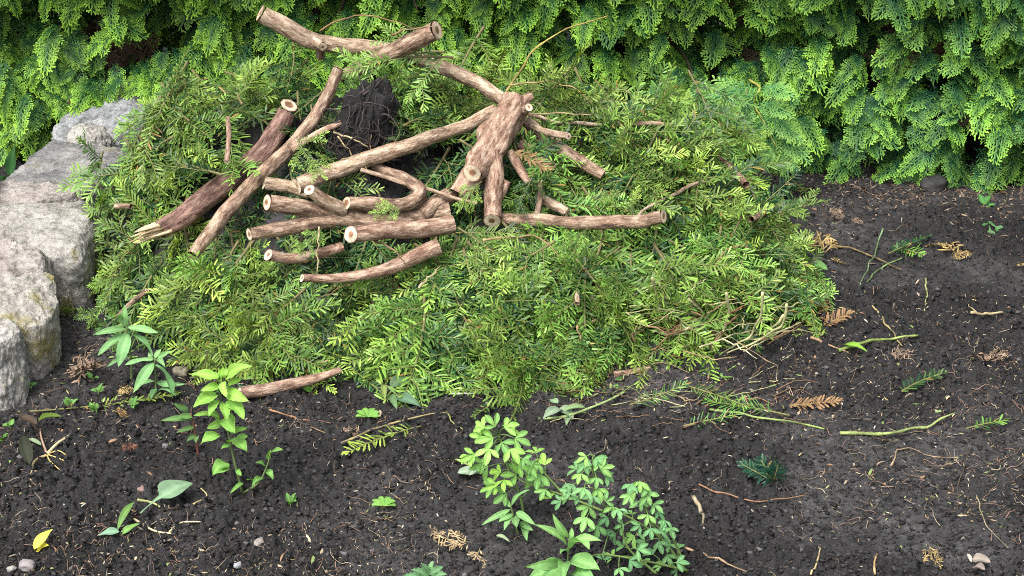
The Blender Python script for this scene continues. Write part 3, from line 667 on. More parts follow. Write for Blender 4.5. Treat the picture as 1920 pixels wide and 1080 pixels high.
log([(452, 738, 24), (545, 720, 22), (640, 694, 12)], 'rust', 'red-brown log lying on the soil at the pile front foot', ys=[q[0][1]-.03, q[1][1]-.055, q[2][1]-.07], cutA=True)
log([(428, 218, 8), (427, 260, 10), (424, 302, 10)], 'rust', 'short upright pinkish stick at the upper left of the pile', cat='stick', n=9, lift=.05, cutB=True)
log([(1470, 383, 13), (1440, 395, 13), (1408, 410, 12)], 'brown', 'short stick at the right edge of the pile', cat='stick', n=9, lift=.04)
log([(1325, 338, 8), (1270, 362, 7), (1215, 390, 6), (1195, 408, 6)], 'tan', 'thin forked twig above the horizontal log tip', cat='stick', n=8, lift=.04)
log([(1262, 232, 8), (1160, 233, 8), (1060, 230, 7), (990, 215, 8)], 'tan', 'pale straight twig along the crest at right', cat='stick', n=8, lift=.04, ys=[.47, .47, .47, .46])
log([(1330, 285, 14), (1365, 315, 15), (1400, 345, 14)], 'red', 'dark stick inside the right slope of foliage', cat='stick', n=9, lift=.02)
log([(1085, 545, 10), (1080, 572, 11)], 'tan', 'stubby upright twig in the front middle foliage', cat='stick', n=9, lift=.05)
log([(275, 545, 10), (252, 565, 11), (222, 592, 8)], 'brown', 'small stick in foliage behind the lance-leaved weeds', cat='stick', n=9, lift=.04)
log([(215, 385, 10), (245, 388, 10)], 'brown', 'tiny stick poking from foliage beside the dark slab', cat='stick', n=8, lift=.05)
log([(1150, 704, 14), (1185, 700, 14), (1222, 690, 10)], 'rust', 'short broken bark piece on the soil right of centre', cat='stick', n=9, ys=[G(1150, 706)[1], G(1185, 702)[1], G(1222, 692)[1]], cutA=False)

# thin twigs and stems over the pile
def twig(pts, wpx, col, label, ys=None, lift=.05, cat='twig', name='bare_twig', group=None, on='pile'):
    pts = np.asarray(pts, float); px0 = float(pts[0, 0])
    if on == 'soil': P = np.array([G(a, b) for a, b in pts]); P[:, 2] += .002+wpx*.35*mpp(P[0])+.004
    else:
        y = depth_fit(pts, lift) if ys is None else ys; P = np.array([W(a, b, c) for (a, b), c in zip(pts, y)])
    n = max(8, int(np.linalg.norm(np.diff(P, axis=0), axis=1).sum()/.008)); S = spline(P, n); r = wpx/2*mpp(P[0])
    o_ = empty(name, tuple(P[0])); acc = Acc()
    tt = np.linspace(0, 1, n); nodes = 1+.45*np.exp(-((tt*5.3+rng.random()) % 1-.5)**2/.006)
    cv = np.asarray(col)*(.62+.3*vnoise(np.column_stack([tt*9, tt*0+px0, tt*0]), 4))[:, None]*np.array([1, .95+.05*rng.random(), .9])
    wob = np.stack([vnoise(np.column_stack([tt*7, tt*0+q*9.1+px0, tt*0]), q) for q in range(3)], -1)*.0035*np.sin(tt*math.pi)[:, None]
    tube(acc, S-P[0]+wob, np.interp(tt, [0, 1], [r, r*.5])*nodes*.8, 6, cv, True, .2, 200, int(rng.integers(99)))
    COL.objects.unlink(o_); bpy.data.objects.remove(o_)
    o_ = acc.build(name, DRY); o_.location = P[0]; return tag(o_, label, cat, group)
rng = np.random.default_rng(505)
TAN, STRAW, GREENS = (.34, .22, .12), (.55, .45, .27), (.27, .36, .10)
twig([(935, 195), (965, 145), (1000, 95), (1050, 60), (1140, 30)], 6, (.40, .32, .10), 'yellow twig arching up from the pile against the hedge', ys=[.5, .52, .55, .58, .62])
twig([(600, 58), (630, 40), (660, 32), (725, 36), (780, 55)], 4, (.28, .18, .09), 'thin brown twig looping above the crossed logs', ys=[.46, .45, .45, .44, .42])
twig([(735, 66), (760, 56), (810, 50)], 5, (.36, .26, .13), 'thin tan twig resting on the raised log end', ys=[.43, .42, .40])
twig([(625, 248), (660, 260), (690, 275)], 5, STRAW, 'pale bare root crossing the black root ball', ys=[.30, .29, .28])
twig([(633, 255), (660, 290), (680, 310)], 4, STRAW, 'second pale root curving down the black root ball', ys=[.30, .28, .26])
twig([(695, 240), (694, 300)], 3, TAN, 'short vertical pale root against the black root ball', ys=[.31, .27])
twig([(628, 345), (640, 300), (670, 295), (690, 320)], 3, STRAW, 'looped pale root at the root ball foot', ys=[.24, .25, .24, .23])
twig([(598, 425), (596, 465), (594, 515)], 4, STRAW, 'upright straw stem in front of the forked limb', ys=[.07, .05, .03])
twig([(680, 520), (640, 540), (595, 560)], 4, TAN, 'tan twig crossing the lowest thin log', ys=[.02, .0, -.01])
twig([(905, 450), (960, 446), (1000, 442), (1030, 460), (1055, 490)], 6, (.40, .29, .15), 'bent tan twig below the horizontal log')
twig([(1260, 230), (1225, 275)], 4, TAN, 'short slanting twig at the right crest')
twig([(955, 160), (1030, 152), (1080, 168), (1110, 195)], 5, (.38, .30, .14), 'bare shoot bowing right above the trunk top', ys=[.5, .5, .49, .47])
twig([(990, 215), (1050, 214), (1110, 216)], 5, STRAW, 'straight pale shoot leaving the trunk to the right', ys=[.38, .40, .42])
twig([(700, 450), (740, 470), (760, 495)], 6, (.25, .17, .10), 'frayed twig beneath the white sawn log')
twig([(785, 540), (810, 515), (825, 500)], 6, STRAW, 'broken pale twig below the lowest log tip')
twig([(1082, 610), (1090, 640)], 5, TAN, 'tiny twig hanging in the front centre foliage')
twig([(1340, 500), (1365, 470), (1400, 455)], 4, TAN, 'twig among the right slope foliage')
for q, pt in enumerate([[(1223, 520), (1232, 560), (1238, 640)], [(1235, 530), (1255, 570), (1268, 620)], [(1362, 548), (1366, 590), (1345, 640), (1310, 668)], [(1430, 548), (1428, 590), (1405, 630), (1340, 672)],
                        [(1475, 570), (1470, 600), (1430, 635), (1350, 668)], [(1290, 560), (1320, 590), (1330, 640)], [(1470, 590), (1440, 620), (1360, 645)]]):
    ysb = [G(pt[-1][0], pt[-1][1])[1]+.02-.01*k for k in range(len(pt))][::-1]
    twig(pt, 7 if q > 1 else 6, (.50, .50, .28), ['pale straight dead stem leaning on the pile right front', 'second pale stem beside the leaning straight one', 'bent pale green stem at the pile right foot',
        'long bent pale stem sweeping to the soil', 'outermost pale stem curving down to the soil', 'short pale stem amid the bent ones', 'low pale stem under the outermost curve'][q], ys=ysb, name='dead_stem', cat='stem', group='dead stems at the right foot of the pile')
twig([(1235, 615), (1300, 600), (1360, 585), (1425, 565)], 6, (.36, .20, .10), 'orange-brown stick under the pale bent stems', ys=[.04, .05, .06, .08])
twig([(1190, 650), (1215, 600), (1240, 560)], 5, (.32, .18, .10), 'reddish twig leaning at the pile right foot', ys=[.02, .03, .05])

rng = np.random.default_rng(506)
# black root ball in the hollow of the pile
c0 = W(680, 290, .36); rb = empty('root_ball', tuple(c0)); ac = Acc()
n = 60; th = np.linspace(0, math.pi, n)[:, None]; ph = np.linspace(0, 2*math.pi, 2*n, endpoint=False)[None]
S = np.stack([np.sin(th)*np.cos(ph), np.sin(th)*np.sin(ph), np.cos(th)*np.ones_like(ph)], -1).reshape(-1, 3)
S2 = S*np.array([.070, .07, .14])*(1+.34*fbm(S*2.6, 5, 4)[:, None]+.10*fbm(S*11, 8, 3)[:, None]); S2[:, 0] += -.18*(S2[:, 2]*-1)*.9
i = np.arange(n-1)[:, None]*2*n; j = np.arange(2*n)[None]; j2 = (j+1) % (2*n)
ac.add(S2, np.stack([i+j, i+j2, i+2*n+j2, i+2*n+j], -1).reshape(-1, 4)); ac.C = [c*.45 for c in ac.C]; ac.build('soil_clump', SOIL, rb)
ac = Acc()
for q in range(200):
    d = nrm(np.array([rng.normal(0, .8), -abs(rng.normal(.8, .4)), rng.normal(.1, .7)])); b_ = d*np.array([.072, .07, .138]); b_[0] += .16*b_[2]
    e1 = nrm(rng.normal(0, 1, 3)); P = [b_*1.02]
    for s_ in range(4): e1 = nrm(e1+rng.normal(0, .5, 3)); e1 = nrm(e1-d*np.dot(e1, d)*.8); P.append(P[-1]+e1*.018+d*.001)
    tube(ac, spline(np.array(P), 14), np.linspace(.0022, .0007, 14)*rng.uniform(.35, 1.3), 5, np.array([.018, .0145, .0135])*rng.uniform(.5, 2.4))
ac.build('root', DRY, rb); tag(rb, 'black soil root ball with tangled roots in the hollow of the pile', 'root ball')

# ------------------------------------------------------------------ leafy weeds
def prof(kind, s):
    if kind == 'lance': return np.sin(np.pi*np.clip(s, 0, 1)**.8)**.8
    if kind == 'ovate': return np.sin(np.pi*s**.62)**.75
    if kind == 'obovate': return np.sin(np.pi*s**1.35)**.7
    return np.where(s < .42, .13, np.sin(np.pi*np.clip((s-.36)/.64, 0, 1)**.75)**.7)        # spoon: long stalk then round blade
def leaf(acc, b, t, wd, nrml, kind='lance', bend=.18, fold=.22, col=(.09, .20, .05), serr=0., n=14, wav=.0):
    b = np.asarray(b, float); t = np.asarray(t, float); L = np.linalg.norm(t-b); a = nrm(t-b); nn = nrm(np.asarray(nrml)-a*np.dot(nrml, a)); s_ = np.cross(a, nn)
    s = np.linspace(0, 1, n); hw = wd/2*np.maximum(prof(kind, s), .04); hw = hw*(1+serr*np.where(np.arange(n) % 2, 1, -1)); hw[-1] = wd*.01
    c = b+a*(s*L)[:, None]+nn*(bend*L*4*s*(1-s)*.5)[:, None]
    wz = wav*wd*np.sin(s*9+rng.uniform(0, 6))
    V, C = [], []; col = np.asarray(col)
    for f, cc in ((-1, 1.), (-.5, .93), (0, 1.3), (.5, .93), (1, 1.)):
        V.append(c+s_*(hw*f)[:, None]+nn*(abs(f)*hw*fold*2+wz*f)[:, None]); C.append(np.tile(col*cc, (n, 1))*(1+.12*np.sin(s*40)[:, None]*(1 if f else 0)))
    V = np.stack(V, 1).reshape(-1, 3); i = np.arange(n-1)[:, None]*5; j = np.arange(4)[None]
    acc.add(V, np.stack([i+j, i+j+1, i+5+j+1, i+5+j], -1).reshape(-1, 4), None, np.stack(C, 1).reshape(-1, 3))
NV = np.array([0, -.55, .83])
def weed(name, label, base, stems, leaves, col, kind, cat='weed', young=None, bend=.18, fold=.2, serr=0, swid=5, stemc=(.16, .22, .08), flip=0.):
    """stems: list of [(px,py,dy)...]; leaves: (bx,by,tx,ty,width px,dy of tip[,dy of base])"""
    g = G(*base); y0 = g[1]; r = empty(name, tuple(g)); 
    for st in stems:
        P = np.array([W(a, b, y0+c) for a, b, c in st]); ac = Acc(); n = 22
        tube(ac, spline(P, n)-g, np.linspace(swid, swid*.5, n)/2*mpp(g), 7, stemc); ac.build('stem', WEED, r)
    for q, lf in enumerate(leaves):
        bx, by, tx, ty, wd, dy = lf[:6]; by_ = lf[6] if len(lf) > 6 else 0
        ac = Acc(); b = W(bx, by, y0+by_)-g; t = W(tx, ty, y0+dy)-g; f = q/max(1, len(leaves)-1)
        c = lerp(young, col, f) if young is not None else np.asarray(col)
        leaf(ac, b, t, wd*mpp(g), NV+rng.normal(0, .25, 3), kind, bend*rng.uniform(.3, 1.4), fold*rng.uniform(.4, 1.3), c*rng.uniform(.82, 1.18), serr, wav=.09)
        ac.build('leaf', WEED, r)
    return tag(r, label, cat), g
rng = np.random.default_rng(507)
GG = (.15, .31, .13)
weed('lance_leaf_weed', 'taller grey-green lance-leaved weed beside the wall, nearest the yew pile', (245, 715), [[(247, 715, 0), (245, 670, .0), (237, 612, 0)]],
     [(236, 612, 234, 572, 15, .01), (233, 612, 222, 590, 10, -.02), (236, 616, 174, 628, 13, -.02), (240, 614, 298, 625, 15, -.02), (234, 626, 183, 667, 17, -.04), (240, 622, 262, 640, 12, .03),
      (240, 625, 222, 688, 24, -.05), (246, 628, 286, 668, 19, -.03), (243, 668, 200, 688, 10, -.03), (236, 614, 243, 592, 9, .02)], GG, 'lance', young=(.19, .37, .13), bend=.28)
weed('lance_leaf_weed', 'shorter grey-green lance-leaved weed left of the mint plant', (293, 750), [[(293, 752, 0), (292, 715, 0), (290, 672, 0)]],
     [(290, 672, 302, 655, 10, .01), (295, 672, 322, 658, 10, -.01), (288, 674, 278, 660, 9, .01), (286, 675, 233, 685, 15, -.03), (294, 676, 310, 690, 12, -.04), (288, 680, 250, 737, 20, -.05), (292, 684, 323, 747, 21, -.05),
      (293, 718, 348, 720, 12, -.02), (290, 715, 260, 725, 10, .03), (292, 728, 282, 748, 12, -.03), (294, 735, 330, 742, 9, -.03)], GG, 'lance', young=(.20, .38, .14), bend=.28)
LG = (.14, .28, .055)
weed('mint_plant', 'bright yellow-green mint plant standing before the red log', (455, 925), [[(455, 925, 0), (440, 868, 0), (425, 800, .01), (411, 735, .01), (412, 700, 0)], [(455, 925, 0), (485, 905, -.01), (502, 870, -.01), (506, 850, -.01)]],
     [(413, 706, 420, 690, 14, -.01), (416, 708, 435, 690, 14, .01), (410, 706, 357, 702, 22, -.02), (425, 708, 473, 686, 26, -.02), (415, 715, 400, 700, 14, .02), (418, 716, 425, 745, 17, -.03), (410, 722, 375, 733, 16, -.02),
      (428, 722, 455, 712, 16, -.01), (405, 738, 362, 765, 26, -.04), (425, 735, 466, 752, 24, -.03), (430, 750, 458, 785, 28, -.04), (408, 750, 392, 782, 18, -.04), (420, 755, 424, 790, 20, -.05), (412, 782, 363, 779, 15, -.02),
      (422, 782, 440, 812, 30, -.04), (415, 795, 388, 803, 15, .0), (410, 815, 378, 832, 27, -.04), (425, 795, 398, 795, 18, -.03), (430, 808, 465, 802, 13, -.01), (430, 828, 463, 848, 30, -.04), (445, 825, 466, 818, 17, .0),
      (430, 835, 415, 842, 12, -.02), (425, 868, 398, 890, 28, -.03), (430, 878, 408, 888, 16, -.04), (445, 880, 453, 892, 11, -.02), (455, 905, 432, 925, 10, -.04),
      (504, 855, 533, 845, 16, -.02), (502, 862, 508, 842, 9, 0), (498, 875, 478, 868, 12, -.02), (500, 880, 512, 900, 13, -.02), (492, 895, 472, 912, 14, -.04), (480, 905, 462, 900, 9, -.02)], (.15, .33, .085), 'ovate', young=(.27, .48, .085), bend=.2, serr=.03)
weed('dark_leaf_seedling', 'reddish-stemmed dark-tipped weed left of the mint plant', (372, 855), [[(372, 855, 0), (365, 810, 0), (358, 775, 0)]],
     [(352, 770, 325, 757, 12, -.01), (360, 780, 332, 783, 14, -.02), (362, 785, 300, 790, 13, -.02), (364, 800, 330, 812, 10, -.02), (366, 815, 350, 828, 10, -.02), (368, 818, 368, 830, 11, -.03)], (.10, .20, .06), 'ovate', stemc=(.22, .10, .07))
# three-leaflet plant sprawling at the bottom
def trifoliate(name, label, base, stems, tips, col, young):
    g = G(*base); y0 = g[1]; r = empty(name, tuple(g)); 
    SP = []
    for st in stems:
        P = spline(np.array([W(a, b, y0+c) for a, b, c in st]), 30); SP.append(P); ac = Acc()
        tube(ac, P-g, np.linspace(5.5, 2.6, 30)/2*mpp(g), 7, (.17, .26, .08)); ac.build('stem', WEED, r)
    AP = np.vstack(SP)
    for (px, py, sz) in tips:
        dy = rng.normal(-.01, .02); c = W(px, py, y0+dy); 
        q = AP[np.argmin(np.linalg.norm(AP-c, axis=1)+rng.uniform(0, .008, len(AP)))]; out = nrm(c-q+np.array([rng.normal(0, .005), -.008, .006])); ac = Acc()
        tube(ac, spline([q-g, (q+c)/2-g+np.array([0, 0, .003]), c-g], 6), .0008, 5, (.16, .27, .08))
        nn = nrm(NV*.9+out*.35+rng.normal(0, .25, 3)); ax_ = nrm(out-nn*np.dot(out, nn)); sv = np.cross(ax_, nn)
        f = rng.random(); cc = lerp(col, young, f*f if py > 900 else f)*rng.uniform(.8, 1.2)
        for a in (-1.0, 0, 1.0):
            an = a*rng.uniform(.75, 1.1); d = ax_*math.cos(an)+sv*math.sin(an)-nn*.1; L = sz*mpp(g)*rng.uniform(.8, 1.08)*(1.08 if a == 0 else .95)
            leaf(ac, c-g, c-g+d*L, L*.40, nn+rng.normal(0, .12, 3), 'obovate', .12, .25, cc, 0, 9)
        ac.build('leaf', WEED, r)
    return tag(r, label, 'weed')
trifoliate('alfalfa_plant', 'upright three-leaflet plant with bright tip at the bottom centre', (985, 985), [[(985, 990, 0), (975, 930, 0), (950, 870, .0), (935, 815, 0)], [(1130, 958, -.01), (1060, 930, -.01), (985, 905, -.01), (965, 890, 0)], [(1060, 930, -.01), (1015, 880, 0), (1008, 860, 0)]],
    [(908, 803, 25), (928, 800, 26), (945, 802, 27), (958, 812, 28), (965, 822, 30), (925, 822, 30), (940, 830, 30), (905, 818, 24), (918, 842, 30), (890, 852, 28), (905, 868, 28), (915, 875, 28), (955, 842, 30), (958, 866, 30), (880, 855, 24), (980, 860, 24), (972, 872, 26),
     (1005, 850, 26), (1010, 868, 28), (998, 872, 22), (1012, 888, 30), (1022, 872, 24), (968, 890, 28), (945, 900, 28), (932, 908, 28), (925, 915, 30), (950, 925, 32), (1005, 915, 24), (1022, 918, 22), (1030, 935, 22), (1000, 905, 24), (940, 885, 26), (985, 888, 24)],
    (.16, .34, .11), (.30, .55, .09))
trifoliate('alfalfa_plant', 'sprawling three-leaflet plant filling the bottom right of centre', (1275, 1075), [[(1290, 1075, 0), (1240, 1010, 0), (1180, 970, 0), (1125, 940, 0), (1112, 880, 0), (1112, 855, 0)], [(1240, 1010, 0), (1212, 960, 0), (1200, 905, 0)], [(1290, 1070, 0), (1200, 1050, -.03), (1120, 1040, -.04), (1080, 1060, -.05)],
     [(1285, 1060, 0), (1262, 1010, 0), (1240, 975, .01)], [(1230, 1075, -.03), (1180, 1030, -.03), (1165, 990, -.03)]],
    [(1100, 856, 24), (1116, 858, 24), (1120, 868, 26), (1098, 870, 24), (1128, 878, 24), (1108, 880, 26), (1082, 880, 22), (1090, 888, 22), (1135, 890, 22), (1118, 895, 24), (1075, 908, 24), (1095, 915, 26), (1070, 920, 22), (1122, 915, 24), (1065, 935, 20), (1085, 935, 22), (1052, 940, 22), (1110, 930, 22), (1135, 940, 22),
     (1150, 950, 22), (1105, 950, 26), (1100, 970, 28), (1120, 985, 26), (1140, 970, 22), (1160, 955, 22), (1155, 1000, 24), (1140, 1005, 20), (1170, 985, 22), (1185, 965, 22), (1200, 903, 24), (1185, 908, 24), (1215, 912, 24), (1192, 920, 26), (1212, 925, 26), (1200, 938, 24), (1225, 945, 22), (1180, 930, 20),
     (1215, 965, 22), (1232, 960, 20), (1245, 975, 22), (1255, 990, 22), (1238, 992, 22), (1220, 990, 22), (1200, 985, 22), (1190, 1005, 24), (1210, 1015, 24), (1235, 1015, 24), (1258, 1015, 22), (1270, 1030, 22), (1250, 1040, 22), (1225, 1040, 24), (1195, 1030, 24), (1170, 1025, 22), (1180, 1050, 24), (1205, 1060, 24), (1240, 1062, 24), (1268, 1055, 22),
     (1150, 1045, 20), (1130, 1050, 20), (1160, 1065, 22), (1270, 1070, 22)], (.13, .29, .125), (.24, .45, .11))
weed('rosette_weed', 'grey-green narrow-leaved weed at the base of the upright clover-like plant', (970, 1005), [[(972, 1005, 0), (962, 965, 0), (957, 945, 0)]],
     [(958, 950, 992, 918, 12, .0), (957, 955, 902, 985, 11, -.03), (958, 952, 935, 920, 10, .02), (962, 965, 935, 980, 16, -.03), (965, 968, 968, 990, 16, -.05), (968, 960, 1005, 985, 14, -.04), (975, 980, 1000, 995, 13, -.03), (982, 985, 988, 1015, 14, -.04), (960, 970, 945, 995, 12, -.04)], (.17, .33, .12), 'lance', bend=.25)
weed('rosette_weed', 'large pale lance-leaved weed rising from the bottom edge', (1060, 1110), [[(1060, 1115, 0), (1064, 1060, 0), (1066, 1010, 0)]],
     [(1062, 1022, 998, 983, 15, -.02), (1064, 1008, 1036, 964, 15, .0), (1070, 1018, 1130, 1015, 18, -.03), (1069, 1015, 1072, 988, 10, .01), (1067, 1030, 1105, 1030, 26, -.05), (1055, 1052, 982, 1062, 20, -.04), (1062, 1060, 990, 1085, 38, -.06),
      (1070, 1055, 1125, 1070, 38, -.05), (1060, 1055, 1055, 1090, 24, -.08), (1066, 1035, 1050, 1040, 12, -.04), (1058, 1070, 1010, 1100, 34, -.08), (1075, 1075, 1120, 1095, 34, -.07)], (.17, .35, .12), 'lance', young=(.24, .44, .14), bend=.26)
weed('rosette_weed', 'small pale lobed rosette cut by the bottom edge', (805, 1085), [], [(805, 1080, 770, 1068, 16, -.02), (805, 1078, 790, 1055, 15, .0), (806, 1078, 812, 1052, 14, .02), (808, 1078, 832, 1062, 16, .0), (808, 1080, 840, 1078, 15, -.02), (800, 1082, 755, 1078, 14, -.02)], (.13, .27, .12), 'ovate', serr=.22)
weed('plantain_weed', 'round-leaved green weed on bare soil at the far right', (1852, 425), [], [(1852, 418, 1830, 437, 20, .02), (1852, 416, 1826, 428, 15, .03), (1853, 415, 1856, 462, 19, -.05), (1854, 415, 1888, 444, 20, -.03)], (.10, .25, .09), 'spoon', bend=.1)
weed('plantain_weed', 'small round-leaved weed under the hedge near the right edge', (1845, 385), [], [(1845, 384, 1834, 362, 12, .02), (1845, 384, 1858, 366, 12, .02), (1846, 386, 1866, 384, 12, 0), (1845, 388, 1850, 398, 12, -.02)], (.07, .2, .05), 'ovate')
weed('arum_leaf', 'broad dark leaf under the hedge at the left picture edge', (15, 380), [[(15, 385, 0), (22, 330, 0)]], [(20, 332, 30, 270, 24, .0), (14, 350, -8, 330, 20, -.02), (15, 355, 2, 372, 18, -.03), (16, 345, 34, 335, 16, .0)], (.04, .12, .035), 'ovate')
# cut or uprooted weeds lying on the soil
def flatleaf(acc, b, t, wd, kind, col, g, lift=.006, **kw):
    B = G(*b)+np.array([0, 0, lift]); T = G(*t)+np.array([0, 0, lift]); leaf(acc, B-g, T-g, wd*mpp(B), np.array([0, -.25, 1]), kind, col=col, **kw)
def lying(name, label, cat, leaves, stems=(), mat_=None):
    f0 = (leaves[0][0] if leaves else stems[0][0][0]); g = G(*f0); r = empty(name, tuple(g))
    for b, t, wd, kind, col, *ex in leaves:
        ac = Acc(); flatleaf(ac, b, t, wd, kind, col, g, *(ex or [.008]), bend=.2, fold=.15, wav=.06); ac.build('leaf', WEED, r)
    for pts, wp, col in stems:
        P = np.array([G(a, b)+np.array([0, 0, .005]) for a, b in pts])-g; ac = Acc(); n = 18; tube(ac, spline(P, n), np.linspace(wp, wp*.6, n)/2*mpp(g), 6, col); ac.build('stem', DRY, r)
    return tag(r, label, cat)
lying('uprooted_plantain', 'uprooted weed with one big pale round leaf at lower left', 'weed', [((265, 982), (362, 925), 50, 'spoon', (.20, .32, .19), .02), ((225, 1005), (186, 1012), 18, 'ovate', (.2, .34, .22)), ((222, 1005), (255, 952), 14, 'lance', (.13, .25, .07), .012), ((226, 1012), (262, 990), 14, 'lance', (.16, .30, .08))],
      [([(252, 978), (290, 1000), (330, 1006)], 5, STRAW), ([(318, 1002), (340, 985), (378, 983)], 4, STRAW), ([(363, 950), (388, 935), (375, 918)], 4, (.4, .33, .16)), ([(258, 942), (285, 947), (300, 955)], 6, (.3, .32, .14))])
lying('uprooted_weed', 'uprooted weed with yellow roots and dark leaves at the left edge', 'weed', [((58, 890), (45, 838), 24, 'ovate', (.035, .04, .025), .02), ((75, 815), (118, 808), 17, 'ovate', (.08, .13, .02), .03), ((72, 822), (40, 808), 16, 'ovate', (.07, .05, .035), .03), ((78, 842), (52, 830), 9, 'ovate', (.22, .30, .18))],
      [([(90, 855), (110, 835), (150, 808)], 7, (.50, .42, .25)), ([(88, 858), (65, 870), (58, 905)], 6, (.5, .4, .2)), ([(88, 855), (78, 825), (76, 808)], 5, (.3, .2, .15)), ([(90, 857), (105, 862), (120, 868)], 3, (.5, .38, .14)), ([(88, 857), (95, 870), (112, 885)], 3, (.5, .38, .14)), ([(90, 856), (110, 850), (125, 858)], 3, (.5, .38, .14))])
lying('yellow_leaf', 'bright yellow leaf on soil in the lower left corner', 'leaf', [((66, 1042), (100, 1004), 20, 'ovate', (.62, .58, .10), .012), ((70, 1040), (92, 1030), 22, 'ovate', (.52, .50, .06), .008)])
lying('cut_weed', 'wilted round-leaved weed in front of the pile centre', 'weed', [((735, 745), (765, 725), 26, 'ovate', (.10, .17, .08), .02), ((735, 752), (790, 772), 26, 'ovate', (.10, .18, .11)), ((728, 750), (745, 775), 18, 'ovate', (.12, .2, .09)), ((742, 738), (795, 728), 16, 'lance', (.11, .2, .06), .02), ((720, 735), (722, 765), 12, 'lance', (.2, .26, .08), .015), ((755, 760), (780, 745), 18, 'ovate', (.09, .16, .08), .02)],
      [([(720, 760), (740, 735), (790, 730)], 5, GREENS)])
lying('cut_weed', 'wilted pale weed lying right of the wilted round-leaved one', 'weed', [((1050, 780), (1018, 800), 22, 'ovate', (.22, .30, .20), .015), ((1050, 778), (1075, 798), 22, 'ovate', (.2, .28, .17), .015), ((1045, 775), (1030, 768), 14, 'ovate', (.2, .3, .16), .02), ((1058, 782), (1100, 778), 14, 'lance', (.2, .3, .14), .015), ((1065, 790), (1062, 805), 12, 'ovate', (.18, .26, .15))], [([(1010, 790), (1060, 785), (1130, 760), (1180, 735)], 6, (.25, .34, .13))])
lying('thistle_leaf', 'pale jagged leaf piece beside the upright clover-like plant', 'leaf', [((858, 898), (905, 900), 22, 'ovate', (.24, .32, .22), .012), ((880, 905), (908, 885), 16, 'ovate', (.22, .3, .2), .015), ((852, 875), (885, 892), 7, 'lance', (.25, .33, .1), .015)])
for q, (cx_, cy_, lab, tilt) in enumerate([(690, 790, 'small bright ferny leaf on soil below the pile centre', 0), (720, 957, 'small bright lobed leaf on soil at the bottom left of centre', 1)]):
    lying('lobed_leaf', lab, 'leaf', [((cx_, cy_+5), (cx_+round(24*math.cos(a)), cy_-round(13*math.sin(a))), 11, 'obovate', (.16, .33, .07), .014) for a in (-.3, .4, 1.1, 1.9, 2.7, 3.4)])
lying('weed_scrap', 'small curled pale green leaf on soil beside bottom roots', 'leaf', [((930, 1018), (955, 1030), 9, 'lance', (.3, .38, .22), .015)])
lying('fallen_leaf', 'bright green leaf under the thick green stem at right', 'leaf', [((1580, 655), (1625, 668), 14, 'lance', (.2, .38, .05), .01)])
lying('fallen_leaf', 'round bright green leaf at the pile right edge', 'leaf', [((1520, 522), (1550, 530), 24, 'ovate', (.16, .33, .1), .03)])
lying('fallen_leaf', 'small green leaf on the dry grass right of the pile foot', 'leaf', [((1452, 545), (1478, 540), 16, 'ovate', (.2, .36, .05), .05)])
for q, (cx_, cy_) in enumerate([(90, 685), (60, 735), (185, 745), (175, 720), (20, 810), (5, 835), (30, 700), (75, 690), (135, 770), (182, 780), (248, 772), (580, 745), (545, 955), (830, 740)]):
    r = empty('seedling', tuple(G(cx_, cy_))); g = np.array(r.location); ac = Acc()
    for a in rng.uniform(0, 6.28, 5):
        t = g*0+np.array([math.cos(a)*.014, math.sin(a)*.014, rng.uniform(.012, .028)]); leaf(ac, (math.cos(a)*.003, math.sin(a)*.003, .012), t, .010, np.array([0, -.3, 1.])+rng.normal(0, .2, 3), 'ovate', col=np.array([.13, .29, .07])*rng.uniform(.7, 1.2), n=8)
    tube(ac, [(0, 0, 0), (0, 0, .013)], .0008, 5, (.15, .25, .08)); ac.build('foliage', WEED, r)
    tag(r, 'tiny round-leaved green seedling on the soil', 'seedling', 'tiny seedlings on the soil')

# small plant pieces, green stems, dry sprays on the soil
rng = np.random.default_rng(508)
def ground_sprig(cx_, cy_, tx, ty, label, new=.5, mul=(1, 1, 1), bare=.1, ln=.02, name='yew_sprig', curve=0, lift=.012, dens=330, wd=.0036):
    b = G(cx_, cy_)+np.array([0, 0, lift]); t = G(tx, ty)+np.array([0, 0, lift*1.4]); f, s_ = Acc(), Acc(); r = empty(name, tuple(b))
    shoot(f, s_, np.zeros(3), t-b, np.array([0, -.25, 1.])+rng.normal(0, .15, 3), np.linalg.norm(t-b), ln, new=new, droop=curve, bare=bare, dark=np.array(YD)*mul, light=np.array(YL)*mul, dens=dens, r0=.002, wd=wd)
    f.build('foliage', YEW, r, False); s_.build('stem', DRY, r); return tag(r, label, 'yew sprig')
b = G(1450, 908); r = empty('yew_sprig', tuple(b)); f, s_ = Acc(), Acc()
for tx, ty, dy in ((1392, 878, .0), (1428, 868, .0), (1458, 880, -.02), (1440, 895, -.03)):
    e = W(tx, ty, b[1]+dy+.01)-b; shoot(f, s_, np.array([0, 0, .006]), e, np.array([.1, -.7, .7])+rng.normal(0, .2, 3), np.linalg.norm(e), .022, new=.12, droop=.1, dark=(.012, .055, .03), light=(.10, .25, .10), dens=520, wd=.0036)
f.build('foliage', YEW, r, False); s_.build('stem', DRY, r); tag(r, 'dark green yew sprig on bare soil at lower right', 'yew sprig')
ground_sprig(1690, 745, 1750, 705, 'dark yew sprig on soil near the right middle', .15, (1, 1, 1.2), 0)
ground_sprig(1810, 815, 1875, 798, 'small green yew sprig on soil near the right edge', .3, (1, 1, 1), .2)
ground_sprig(1665, 485, 1735, 455, 'dark curved yew sprig right of the pile', .05, (1, 1, 1.2), .05)
ground_sprig(1675, 470, 1728, 492, 'bright green yew sprig beside the dark curved one', .5, (.9, 1.1, .9), .05)
ground_sprig(790, 810, 640, 850, 'yellow-green yew frond lying on soil left of centre', .8, (1.1, 1, 1), .12, .026)
